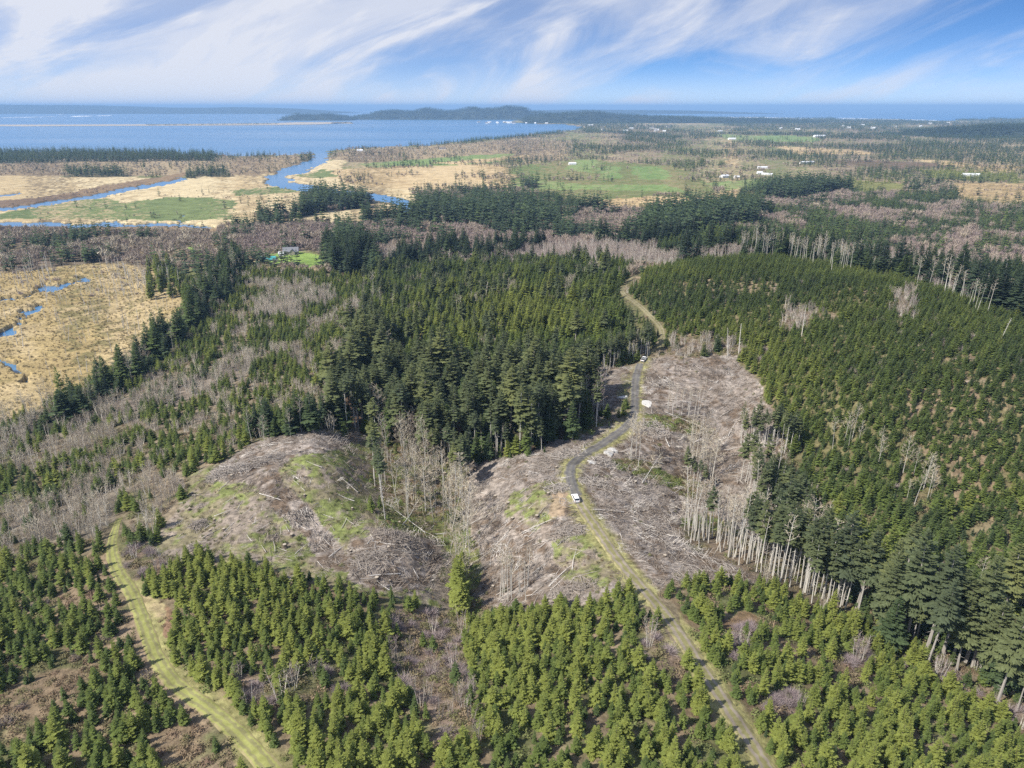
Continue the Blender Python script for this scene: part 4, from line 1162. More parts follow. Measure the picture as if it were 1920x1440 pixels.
# open ground that the photograph sees: no crown stands in front of it
KEEP = np.zeros((ZH, ZW), bool)
def keep_poly(pts):
    s_, m_ = poly_mask(pts); KEEP[s_] |= m_
keep_poly([(492,488),(522,474),(562,470),(604,482),(608,495),(540,494)])
for pth, lo_, hi_ in ((ROAD_TOP, 505, 690), (ROAD_MID, 680, 940), (TRACK, 1000, 1440), (ROAD_LOW, 900, 1440)):
    for q_ in pth[::1]:
        a_, b_, _d = project(q_[0], q_[1], float(hgt(*q_)))
        if lo_ < b_ < hi_:
            i_, j_ = int((a_ - ZX0) / ZS), int((b_ - ZY0) / ZS)
            KEEP[max(j_, 0):j_ + 2, max(i_ - 1, 0):i_ + 2] = True
for key_ in ('young_conifer', 'tall_conifer', 'spruce', 'pole_tree', 'young_alder'):
    if not SOW[key_]:
        continue
    A_ = np.concatenate(SOW[key_]); bad = np.zeros(len(A_), bool)
    for f_ in np.linspace(.15, .97, 14):
        a_, b_, _d = project(A_[:, 0], A_[:, 1], A_[:, 2] + A_[:, 3] * f_)
        bad |= KEEP[np.clip(((b_ - ZY0) / ZS).astype(int), 0, ZH - 1), np.clip(((a_ - ZX0) / ZS).astype(int), 0, ZW - 1)]
    SOW[key_] = [A_[~bad]]

# ------------------------------------------------------------------ scattered masses and single trees
def proto_coll(key):
    c = bpy.data.collections.new('shapes_' + key)
    for i, me in enumerate(SPEC[key][0]):
        o = bpy.data.objects.new(f'{key}_{i}', me); c.objects.link(o)
    return c
def gn_group(key, coll):
    ng = bpy.data.node_groups.new('scatter_' + key, 'GeometryNodeTree')
    ng.interface.new_socket('Geometry', in_out='INPUT', socket_type='NodeSocketGeometry')
    ng.interface.new_socket('Geometry', in_out='OUTPUT', socket_type='NodeSocketGeometry')
    n, l = ng.nodes, ng.links
    gi, go = n.new('NodeGroupInput'), n.new('NodeGroupOutput')
    ci = n.new('GeometryNodeCollectionInfo'); ci.inputs['Collection'].default_value = coll
    ci.inputs['Separate Children'].default_value = True; ci.inputs['Reset Children'].default_value = True
    ip = n.new('GeometryNodeInstanceOnPoints'); ip.inputs['Pick Instance'].default_value = True
    def attr(name, typ):
        a = n.new('GeometryNodeInputNamedAttribute'); a.data_type = typ; a.inputs['Name'].default_value = name
        return a.outputs['Attribute']
    e2r = n.new('FunctionNodeEulerToRotation')
    l.new(gi.outputs[0], ip.inputs['Points']); l.new(ci.outputs[0], ip.inputs['Instance'])
    l.new(attr('vid', 'INT'), ip.inputs['Instance Index'])
    l.new(attr('rot', 'FLOAT_VECTOR'), e2r.inputs[0]); l.new(e2r.outputs[0], ip.inputs['Rotation'])
    l.new(attr('scl', 'FLOAT_VECTOR'), ip.inputs['Scale'])
    l.new(ip.outputs[0], go.inputs[0])
    return ng
def scatter(name, key, A, label, cat):
    me = bpy.data.meshes.new(name)
    me.vertices.add(len(A)); me.vertices.foreach_set('co', A[:, :3].astype(np.float32).ravel())
    me.attributes.new('scl', 'FLOAT_VECTOR', 'POINT').data.foreach_set('vector', A[:, [4, 4, 3]].astype(np.float32).ravel())
    me.attributes.new('rot', 'FLOAT_VECTOR', 'POINT').data.foreach_set('vector', A[:, 5:8].astype(np.float32).ravel())
    me.attributes.new('tint', 'FLOAT', 'POINT').data.foreach_set('value', A[:, 8].astype(np.float32))
    me.attributes.new('vid', 'INT', 'POINT').data.foreach_set('value', rng.integers(0, len(SPEC[key][0]), len(A)).astype(np.int32))
    o = link(name, me)
    md = o.modifiers.new('scatter', 'NODES'); md.node_group = gn_group(key, proto_coll(key))
    tag(o, label, cat, kind='stuff')
def tree_zone(px, py):
    """which wood a tree stands in, told by findable things around it"""
    return None
def pick(A, nmax):
    """the trees that show largest in the photograph"""
    px, py, dp = project(A[:, 0], A[:, 1], A[:, 2])
    tx, ty, _ = project(A[:, 0], A[:, 1], A[:, 2] + A[:, 3])
    vis = (px > 4) & (px < 1916) & (ty < 1432) & (py < 1475)
    size = np.where(vis, A[:, 3] / dp, 0)
    order = np.argsort(-size)
    k = order[:min(nmax, int(vis.sum()))]
    m = np.zeros(len(A), bool); m[k] = True
    return m, px, py
trk = np.array([project(q[0], q[1], hgt(*q))[:2] for q in TRACK[::3]]); rdl = np.array([project(q[0], q[1], hgt(*q))[:2] for q in np.concatenate([ROAD_LOW, ROAD_MID, ROAD_TOP])[::3]])
def side_of(line, px, py):
    k = np.argmin(np.abs(line[:, 1] - py)); return px - line[k, 0]
def where(kind, px, py):
    if py > 1040:
        s1, s2 = side_of(trk, px, py), side_of(rdl, px, py)
        if s1 < 0: return 'left of the grassy track', 'left of the track'
        if s2 < 0:
            if px < 760: return 'right of the grassy track', 'right of the track'
            if px < 905: return 'in the bushy lower hollow', 'hollow'
            return 'left of the two-rut road', 'left of the road'
        if px > 1560: return 'in the lower right corner', 'lower right'
        return 'right of the two-rut road', 'right of the road'
    if px < 690: return 'on the left slope', 'left slope'
    if px < 920: return 'in the ravine of fallen alders', 'ravine'
    if px < 1240: return 'along the dark gravel road', 'gravel road'
    return 'right of the grey clear-cut', 'right clear-cut edge'
def single_trees(key, nmax, name, adj, cat, plural, cols):
    A = np.concatenate(SOW[key]); m, px, py = pick(A, nmax)
    t1, t2 = np.quantile(A[m, 3], (.33, .67)); q1, q2 = np.quantile(A[m, 8], (.33, .67))
    sp = SPEC[key][1]
    for i in np.nonzero(m)[0]:
        a = A[i]
        e = bpy.data.objects.new(name, None); COL.objects.link(e)
        e.empty_display_size = .5
        e.location = a[:3]; e.rotation_euler = a[5:8]; e.scale = (a[4], a[4], a[3])
        parts = sp[rng.integers(0, len(sp))]
        for pn, me in parts.items():
            o = bpy.data.objects.new(pn, me); COL.objects.link(o); o.parent = e; o['tint'] = float(a[8])
        w, g = where(key, px[i], py[i])
        sz = 'small' if a[3] < t1 else 'tall' if a[3] > t2 else 'middling'
        cc = cols[0] if a[8] < q1 else cols[2] if a[8] > q2 else cols[1]
        rw = ', at the bottom edge' if py[i] > 1330 else ''
        tag(e, f'{sz} {cc} {adj} {w}{rw}', cat, f'{plural}, {g}{rw}')
    SOW[key] = [A[~m]]
single_trees('young_conifer', 300, 'young_conifer', 'young conifer', 'conifer', 'young planted conifers', ('dark green', 'mid-green', 'yellow-green'))
single_trees('tall_conifer', 200, 'tall_conifer', 'bare-trunked forest conifer', 'conifer', 'tall conifers', ('bluish', 'dark green', 'olive'))
single_trees('pole_tree', 300, 'pole_tree', 'tufted thin pale-trunked tree', 'tree', 'thin leave-strip trees', ('dark-topped', 'green-topped', 'light-topped'))
single_trees('alder', 300, 'bare_alder', 'leafless alder', 'tree', 'bare alders', ('brownish', 'beige', 'whitish'))
single_trees('bare_pole', 200, 'bare_pole_tree', 'leafless pole-like trunk', 'tree', 'bare pole trees', ('brownish', 'greyish', 'whitish'))
single_trees('spruce', 160, 'spruce', 'full-skirted conifer', 'conifer', 'full-skirted conifers', ('bluish', 'dark green', 'olive'))
single_trees('young_alder', 120, 'young_alder', 'many-stemmed bare sapling', 'tree', 'young alders', ('purplish', 'brownish', 'beige'))
# one-mesh things
def single_mesh(key, nmax, name, adj, cat, plural, part):
    A = np.concatenate(SOW[key]); m, px, py = pick(A, nmax)
    sp = SPEC[key][1]
    for i in np.nonzero(m)[0]:
        a = A[i]
        o = link(name, sp[rng.integers(0, len(sp))][part], None, a[:3], a[5:8], (a[4], a[4], a[3])); o['tint'] = float(a[8])
        w, g = where(key, px[i], py[i])
        if key == 'snag':
            w, g = ('standing in the golden marsh', 'marsh') if px[i] < 400 and py[i] < 800 else (w, g)
            if g == 'marsh':
                w += ', ' + ('at its near end' if py[i] > 640 else 'between its blue pools' if px[i] < 130 else 'towards its wooded right edge' if py[i] > 545 else 'at its far end')
                w = ('tall ' if a[3] > 13 else 'short ' if a[3] < 9 else 'mid-sized ') + w
                tag(o, f"{w.split(' ', 1)[0]} bleached dead tree {w.split(' ', 1)[1]}", cat, f'{plural}, {g}'); continue
        tag(o, f'{adj} {w}', cat, f'{plural}, {g}')
    SOW[key] = [A[~m]]
single_mesh('bare_shrub', 120, 'bare_shrub', 'low dome of purplish leafless twigs', 'shrub', 'bare shrubs', 'twigs')
single_mesh('snag', 150, 'dead_snag', 'bleached dead tree trunk with stub branches', 'dead tree', 'dead snags', 'trunk')
DESC = {'young_conifer': ('young_conifer_plantation', 'dense planted young conifers covering the hill and slopes', 'plantation'),
        'tall_conifer': ('tall_conifer_wood', 'tall dark conifer wood behind the front rows of trunks', 'woodland'),
        'pole_tree': ('pole_tree_stand', 'remaining thin pale trunks among the leave-strips', 'woodland'),
        'alder': ('bare_alder_wood', 'more distant leafless alders among the conifers', 'woodland'),
        'bare_pole': ('bare_pole_stand', 'remaining leafless poles in the right-hand strips', 'woodland'),
        'spruce': ('spruce_wood', 'mass of full-skirted conifers in the middle distance', 'woodland'),
        'young_alder': ('young_alder_thicket', 'grey-brown leafless alder thickets on the slopes', 'thicket'),
        'bare_shrub': ('shrub_cover', 'scattered leafless purple shrubs between young conifers', 'shrubs'),
        'brush': ('brush_cover', 'low brown and green brush covering open ground', 'brush'),
        'debris': ('logging_slash', 'grey weathered branches and sticks strewn over the clear-cut', 'slash'),
        'tuft': ('rough_grass', 'rough grass tufts beside the roads and in the marsh', 'grass'),
        'snag': ('marsh_snags', 'small bleached dead stems dotted over the golden marsh', 'dead trees'),
        'far_conifer': ('distant_conifers', 'far-off dark conifer woods around the fields and estuary', 'woodland'),
        'far_alder': ('distant_alders', 'far-off purple-brown leafless woods and scrub', 'woodland'),
        'far_clump': ('horizon_woods', 'hazy woods on the low land towards the ocean', 'woodland')}
# lay the slash along the slope
def lay(A):
    e = 1.5
    gx = (hgt(A[:, 0] + e, A[:, 1]) - hgt(A[:, 0] - e, A[:, 1])) / (2 * e); gy = (hgt(A[:, 0], A[:, 1] + e) - hgt(A[:, 0], A[:, 1] - e)) / (2 * e)
    A[:, 5] = np.arctan(gy); A[:, 6] = -np.arctan(gx)
    flow = np.arctan2(gy, gx)
    A[:, 7] = flow + rng.normal(0, .6, len(A))
    return A
SOW['debris'] = [lay(np.concatenate(SOW['debris']))]

# ------------------------------------------------------------------ far land: headlands, spit, hills
def forest_mat(name, c1, c2):
    m, n, l, b = new_mat(name, .95, .05)
    g = N(n, 'ShaderNodeNewGeometry')
    f = tex_noise(n, l, .006, 5, .65, g.outputs['Position'])
    l.new(mix_col(n, l, ramp(n, l, f, .35, .65), c1, c2), b.inputs['Base Color'])
    bump(n, l, b, tex_noise(n, l, .03, 4, .7, g.outputs['Position']), 1.0, 20)
    return m
M['farforest'] = forest_mat('far_forest', (.028,.042,.03), (.06,.07,.045))
M['sand'] = plain_mat('sand', (.42,.36,.28), .9, .25, .01)
def ridge(name, prof, base_py, depth, mat, label, trees=0, tint=.12, th=24, rough=.18, cat='hill'):
    """prof: (px, crest height in metres); a real hill on the sea-level plane"""
    prof = np.array(prof, float)
    pxs = np.arange(prof[0, 0], prof[-1, 0] + .1, 2.0)
    hs = np.interp(pxs, prof[:, 0], prof[:, 1])
    K = 15
    vs, fs = [], []
    for i, (p, h) in enumerate(zip(pxs, hs)):
        bx, by = plane_pt(p, base_py, 0.0)
        for k in range(K):
            t = k / (K - 1)
            yy = by + depth * t; xx = bx + (fbm(np.array([bx]), np.array([yy]), 300, 9, 2)[0] - .5) * 150
            s = math.sin(math.pi * t) ** .75
            z = h * s * (1 - rough + 2 * rough * fbm(np.array([xx]), np.array([yy]), 420, 12, 3)[0]) - (2 if k in (0, K - 1) else 0)
            vs.append((xx, yy, z))
    for i in range(len(pxs) - 1):
        for k in range(K - 1):
            fs.append((i * K + k, (i + 1) * K + k, (i + 1) * K + k + 1, i * K + k + 1))
    me = bpy.data.meshes.new(name); me.from_pydata(vs, [], fs); me.materials.append(mat)
    me.polygons.foreach_set('use_smooth', [True] * len(fs)); me.update()
    struct(link(name, me), label, cat)
    if trees:
        v = np.array(vs).reshape(len(pxs), K, 3)
        i = rng.random(trees) * (len(pxs) - 1.01); k = .3 + rng.random(trees) * (K - 1.7)
        a, b_ = i - i.astype(int), k - k.astype(int); i, k = i.astype(int), k.astype(int)
        P = (v[i, k] * (1 - a)[:, None] + v[i + 1, k] * a[:, None]) * (1 - b_)[:, None] + (v[i, k + 1] * (1 - a)[:, None] + v[i + 1, k + 1] * a[:, None]) * b_[:, None]
        P = P[P[:, 2] > 3]
        sow('far_clump', P[:, 0], P[:, 1], P[:, 2] - 2, rng.normal(th, 4, len(P)), rng.normal(tint, .1, len(P)))
ridge('headland', [(640,24),(670,40),(690,84),(715,108),(740,92),(765,84),(785,110),(800,124),(820,98),(850,112),(870,148),(882,156),(890,136),(910,130),(930,150),(950,154),(970,148),(985,136),(996,96),(1020,70),(1050,40)], 224.5, 1500, M['farforest'], 'long dark wooded headland beyond the bay', 1500, .1, 34)
ridge('headland', [(518,4),(526,40),(540,66),(552,70),(565,58),(585,56),(600,62),(620,56),(640,40),(650,14),(656,4)], 226, 900, M['farforest'], 'small wooded headland left of the long one', 350, .1, 30)
ridge('wooded_ridge', [(985,30),(1010,72),(1060,92),(1110,108),(1130,100),(1160,80),(1220,62),(1290,44),(1400,34),(1500,22),(1580,4)], 232, 1400, M['farforest'], 'low wooded ridge behind the bay-head town', 1600, .12, 26)
ridge('wooded_hill', [(1785,6),(1810,30),(1840,46),(1880,54),(1930,60),(2000,60),(2200,50),(2300,10)], 262, 700, M['farforest'], 'dark wooded hill at the far right edge', 2400, .12, 18)
ridge('distant_hills', [(-420,200),(-200,226),(-80,206),(0,204),(60,196),(140,170),(230,140),(300,134),(380,150),(430,136),(500,110),(560,60),(610,8)], 213.5, 5000, M['farforest'], 'pale blue hills on the horizon across the sea', 0, rough=.04)
ridge('distant_hills', [(800,4),(880,40),(980,60),(1100,90),(1200,80),(1330,66),(1400,40),(1480,4)], 213.5, 4000, M['farforest'], 'faint low hills on the horizon behind the headland', 0, rough=.04)
def flat_land(name, poly, zt, mat, label):
    pts = [plane_pt(px, py, 0.0) for px, py in poly]
    v = [(x, y, zt) for x, y in pts] + [(x, y, -2.0) for x, y in pts]; n_ = len(pts)
    me = bpy.data.meshes.new(name); me.from_pydata(v, [], [tuple(range(n_))] + [(i, i + n_, (i + 1) % n_ + n_, (i + 1) % n_) for i in range(n_)])
    me.materials.append(mat); me.update()
    struct(link(name, me), label, 'land')
flat_land('sand_spit', [(-400,235.5),(-100,236),(60,237),(150,236.5),(270,236),(400,235.6),(520,234.8),(600,233.5),(660,230.5),(655,229),(560,229.5),(520,231),(400,232.2),(270,233.4),(120,234),(-400,234)], 2.0, M['sand'], 'long low sandspit crossing the bay')
P = np.array([(*plane_pt(px, py, 0.0), 1.5) for px, py in zip(rng.uniform(275, 520, 420), rng.uniform(0, 1, 420)) for py in [235.0 - (px - 275) / 245 * 2.2 + (py - .5) * 1.2]])
sow('far_clump', P[:, 0], P[:, 1], P[:, 2], rng.normal(9, 2.5, len(P)), rng.normal(.2, .1, len(P)))
flat_land('islet', [(620,231.8),(660,232),(664,231),(650,230.2),(622,230.6)], 2.0, M['sand'], 'tiny wooded islet in front of the small headland')
P = np.array([(*plane_pt(px, py, 0.0), 1.5) for px, py in zip(rng.uniform(622, 660, 60), rng.uniform(230.6, 231.8, 60))])
sow('far_clump', P[:, 0], P[:, 1], P[:, 2], rng.normal(11, 2.5, len(P)), rng.normal(.15, .1, len(P)))
# white surf: long low foam ridges on the ocean beach and the bar
M['foam'] = plain_mat('foam', (.85,.87,.88), .7, .08, .01)
def foam(segs, w, label):
    q = MB()
    for (x0, y0), (x1, y1) in segs:
        n_ = max(2, int(abs(x1 - x0) / 6))
        A0 = [np.array(plane_pt(x0 + (x1 - x0) * k / n_, y0 + (y1 - y0) * k / n_ + rng.normal() * .12, 0.0)) for k in range(n_ + 1)]
        for k in range(n_):
            ww = w * (.4 + rng.random()); c0, c1 = A0[k], A0[k + 1]
            q.quad((*c0, .3), (*c1, .3), (c1[0], c1[1] + ww * .5, 2.2), (c0[0], c0[1] + ww * .5, 2.2))
            q.quad((c0[0], c0[1] + ww * .5, 2.2), (c1[0], c1[1] + ww * .5, 2.2), (c1[0], c1[1] + ww, .3), (c0[0], c0[1] + ww, .3))
    struct(link('surf', q.mesh('surf', [M['foam']])), label, 'surf', 'stuff')
foam([((1330,219.4),(1480,221.6)),((1500,222),(1640,224.2)),((1650,224),(1760,226)),((1400,219.8),(1560,222.6)),((1580,221.8),(1740,225.0))], 420, 'white surf line along the far ocean beach')
foam([((24,220),(46,220.4)),((60,219.6),(68,219.6)),((100,214.5),(112,214.4)),((130,217.8),(140,219)),((148,218.4),(160,217.6)),((170,218),(190,216.6)),((0,221),(8,221)),((76,219),(82,219))], 520, 'white breakers on the sandbar at far left')
for key, (nm, lab, cat) in DESC.items():
    A = np.concatenate(SOW[key])
    if len(A):
        scatter(nm, key, A, lab, cat)
print('scattered', time.time() - T0, len(bpy.data.objects))

# ------------------------------------------------------------------ logs, stumps, heaps on the cut-over land
M['log'] = M['wood']
def log_mesh(seed, taper, bent, stubs):
    q = MB(); n_ = 5
    pts = [(-.5 + i / n_, bent * math.sin(i / n_ * 3.1), 0) for i in range(n_ + 1)]
    q.tube(pts, [.018 * (1 - taper * i / n_) for i in range(n_ + 1)], 7)
    for _ in range(stubs):
        t = rngp.random() - .4; a = rngp.random() * 6.28
        q.twig((t, 0, 0), (t + .05, .07 * math.cos(a), .07 * abs(math.sin(a))), .010)
    return q.mesh('log', [M['wood']])
LOGS = [log_mesh(0, .5, .01, 0), log_mesh(1, .7, .02, 5), log_mesh(2, .35, -.015, 2), log_mesh(3, .8, .035, 9)]
LOGPOLY = [('on the green mound of the left clear-cut', 'left clear-cut logs', [(330,900),(500,830),(690,830),(690,960),(640,1080),(420,1040),(320,1020)], 80),
           ('on the brown knoll beside the ravine', 'knoll logs', [(650,1020),(740,985),(830,1010),(830,1080),(760,1110),(660,1090)], 34),
           ('in the ravine of standing alders', 'ravine logs', [(700,870),(870,880),(900,1000),(890,1110),(840,1040),(730,980)], 40),
           ('on the grey slope left of the gravel road', 'left road-slope logs', [(900,900),(1050,850),(1060,900),(1070,970),(1120,1080),(1010,1130),(920,1110),(890,980)], 60),
           ('on the grey slope right of the gravel road', 'right road-slope logs', [(1100,890),(1180,860),(1290,960),(1280,1010),(1430,1085),(1260,1085),(1150,1000)], 50),
           ('on the upper grey clear-cut by the planted hill', 'upper clear-cut logs', [(1210,690),(1380,680),(1430,740),(1440,830),(1400,950),(1330,900),(1220,830)], 60)]
for w, g, poly, cnt in LOGPOLY:
    for P in in_poly(poly, cnt):
        L = rng.uniform(2, 6) if rng.random() < .85 else rng.uniform(6, 11)
        e = 2.0
        gx = float(hgt(P[0] + e, P[1]) - hgt(P[0] - e, P[1])) / (2 * e); gy = float(hgt(P[0], P[1] + e) - hgt(P[0], P[1] - e)) / (2 * e)
        az = math.atan2(gy, gx) + rng.normal(0, .7)
        slope = gx * math.cos(az) + gy * math.sin(az)
        th = rng.uniform(.8, 1.3)
        o = link('log', LOGS[rng.integers(0, 4)], None, (P[0], P[1], P[2] + .25), (0, -math.atan(slope), az), (L, L * th, L * th))
        o['tint'] = float(np.clip(rng.normal(.75, .22), 0, 1))
        tag(o, ('long ' if L > 5 else 'short ' if L < 3.2 else 'mid-length ') + ('bleached' if o['tint'] > .72 else 'dark' if o['tint'] < .5 else 'grey') + ' log lying ' + w, 'log', g)
# thrown alders
FALL = [((795,998),(716,945)),((755,985),(790,925)),((870,990),(955,950)),((880,1010),(935,975)),((800,905),(735,930)),((1290,815),(1335,812)),((1250,775),(1330,812)),
        ((1265,925),(1300,905)),((1205,905),(1245,845)),((1240,870),(1165,865)),((905,1040),(860,1060)),((690,1020),(720,985)),((1400,985),(1370,935)),((880,1060),(935,1030)),((740,870),(790,830))]
for k, (p0, p1) in enumerate(FALL):
    a, b_ = ground_at(*p0), ground_at(*p1)
    d = b_ - a; L = min(max(np.linalg.norm(d), 9), 22)
    q = Vector((d[0], d[1], d[2] + 1.0)).to_track_quat('Z', 'Y')
    e = bpy.data.objects.new('fallen_alder', None); COL.objects.link(e); e.location = (a[0], a[1], a[2] + .35); e.rotation_euler = q.to_euler(); e.scale = (L, L, L)
    for pn, me in SPEC['alder'][1][k % 4].items():
        o = bpy.data.objects.new(pn, me); COL.objects.link(o); o.parent = e; o['tint'] = .9
    w = 'in the ravine of the left clear-cut' if p0[0] < 960 else 'in the mossy gully of the right clear-cut'
    tag(e, 'bleached uprooted alder lying with its branches ' + w, 'fallen tree', 'fallen alders, left' if p0[0] < 960 else 'fallen alders, right')
# stumps
def stump_parts():
    a, b_ = MB(), MB()
    a.tube([(0, 0, -.25), (0, 0, .15), (0, 0, .55)], [.62, .42, .36], 8, cap=False)
    k = 8; r = .352
    b_.v = [(r * math.cos(6.283 * j / k), r * math.sin(6.283 * j / k), .54 + .03 * (j % 2)) for j in range(k)]; b_.f = [tuple(range(k))]; b_.m = [0]
    return a.mesh('bark', [M['bark_brown']]), b_.mesh('cut_top', [M['cut']])
SB, ST_ = stump_parts()
for w, g, poly, cnt in LOGPOLY:
    for P in in_poly(poly, cnt // 4):
        s = rng.uniform(.8, 1.6)
        e = bpy.data.objects.new('stump', None); COL.objects.link(e); e.location = P; e.scale = (s, s, s); e.rotation_euler = (0, 0, rng.random() * 6)
        for pn, me in (('bark', SB), ('cut_top', ST_)):
            o = bpy.data.objects.new(pn, me); COL.objects.link(o); o.parent = e
        tag(e, 'small sawn tree stump ' + w, 'stump', g.replace('logs', 'stumps'))
# slash heaps
def heap(px, py, rx, h, label, tint, n_=90, dirn=None):
    P = ground_at(px, py)
    q = MB(); n_ = int(n_ * 2.2); tint = tint * .72; h = h * .8
    for i in range(n_):
        a = rngp.random() * 6.28; r = rx * math.sqrt(rngp.random()) * .9
        c = np.array((math.cos(a) * r, math.sin(a) * r * .7, 0)); c[2] = max(.1, h * (1 - (r / rx) ** 1.5) * rngp.random() ** .5)
        c[2] += float(hgt(P[0] + c[0], P[1] + c[1])) - P[2]
        aa = rngp.random() * 6.28 if dirn is None else dirn + rngp.normal() * .5
        L = .5 + 1.9 * rngp.random() ** 1.5
        d = np.array((math.cos(aa), math.sin(aa), rngp.normal() * .22)) * L
        rr = .03 + .11 * rngp.random() ** 2
        q.tube([c - d, c + d], [rr, rr * .6], 5)
    for i in range(n_):
        a = rngp.random() * 6.28; r = rx * rngp.random()
        c = np.array((math.cos(a) * r, math.sin(a) * r * .7, 0)); c[2] = h * (1 - (r / rx) ** 1.5) * rngp.random() + float(hgt(P[0] + c[0], P[1] + c[1])) - P[2]
        q.twig(c, c + np.array((rngp.normal(), rngp.normal(), .3 * rngp.normal())) * .9, .06)
    o = link('slash_heap', q.mesh('slash_heap', [M['wood']]), None, tuple(P)); o['tint'] = tint
    tag(o, label, 'slash heap')
heap(432, 886, 9, 2.6, 'large bleached heap of logs at the top left corner of the clear-cut', .72, 170)
heap(410, 893, 5, 2.0, 'smaller root heap just left of the large bleached heap', .7, 80)
heap(505, 862, 7, 1.8, 'grey slash heap on the crest of the left mound', .65, 110, .4)
heap(560, 970, 6, 1.2, 'strip of bleached branches down the middle of the green mound', .65, 110, 1.9)
heap(372, 985, 4, 1.6, 'round grey root heap low on the left mound', .5, 70)
heap(365, 1030, 4, 1.5, 'grey root heap beside the young conifers below the left mound', .5, 60)
heap(750, 1012, 9, 3.0, 'big brown knoll heap of tangled branches beside the ravine', .45, 200)
heap(700, 1050, 7, 1.6, 'low grey heap on the lower side of the knoll', .55, 120)
heap(1130, 868, 6, 1.8, 'pale heap of broken trunks inside the road bend', .75, 120)
heap(1115, 905, 6, 1.3, 'grey heap of branches below the road bend', .75, 100)
heap(1222, 805, 9, 1.8, 'whitish slash heap right of the gravel road junction', .8, 170)
heap(1065, 1000, 6, 1.8, 'dark-edged slash heap left of the two-rut road', .6, 110)
heap(1075, 1105, 7, 1.6, 'grey slash heap above the front plantation', .55, 110)
heap(1065, 850, 6, 1.5, 'grey and orange slash heap left of the road bend', .75, 90)
heap(1240, 720, 7, 1.0, 'bleached slash heap on the upper clear-cut', .75, 100)
heap(1045, 915, 5, 1.2, 'bleached slash heap beside the orange dirt pull-off', .75, 80)
heap(1370, 960, 8, 1.4, 'pale slash heap inside the right leave-strip', .75, 110)
# pale rock slabs
def slab(px, py, rx, ry, h, label):
    P = ground_at(px, py); q = MB(); k = 12
    ring = [(rx * (.6 + .6 * rngp.random()) * math.cos(6.283 * j / k), ry * (.6 + .6 * rngp.random()) * math.sin(6.283 * j / k)) for j in range(k)]
    z = lambda a, b_: float(hgt(P[0] + a, P[1] + b_)) - P[2]
    lo = [(a, b_, z(a, b_) - .4) for a, b_ in ring]; hi = [(a * .9, b_ * .9, z(a, b_) + h * (.8 + .4 * rngp.random())) for a, b_ in ring]
    q.v = lo + hi + [(0, 0, h * 1.25)]
    for j in range(k):
        j2 = (j + 1) % k
        q.f += [(j, j2, k + j2, k + j), (k + j, k + j2, 2 * k)]; q.m += [0, 0]
    tag(link('rock_slab', q.mesh('rock_slab', [M['rock']]), None, tuple(P)), label, 'rock')
slab(1214, 756, 2.8, 3.4, .35, 'flat whitish rock slab right of the gravel road')
slab(1167, 746, 2.8, 1.4, .6, 'narrow whitish slab left of the gravel road')
slab(1110, 868, 1.8, 1.6, .5, 'rounded white slab inside the road bend')
slab(1141, 852, 2.0, 1.6, .7, 'pale slab at the upper end of the bend heap')
slab(1149, 846, 2.2, 1.3, .7, 'pale slab nearest the road above the bend heap')

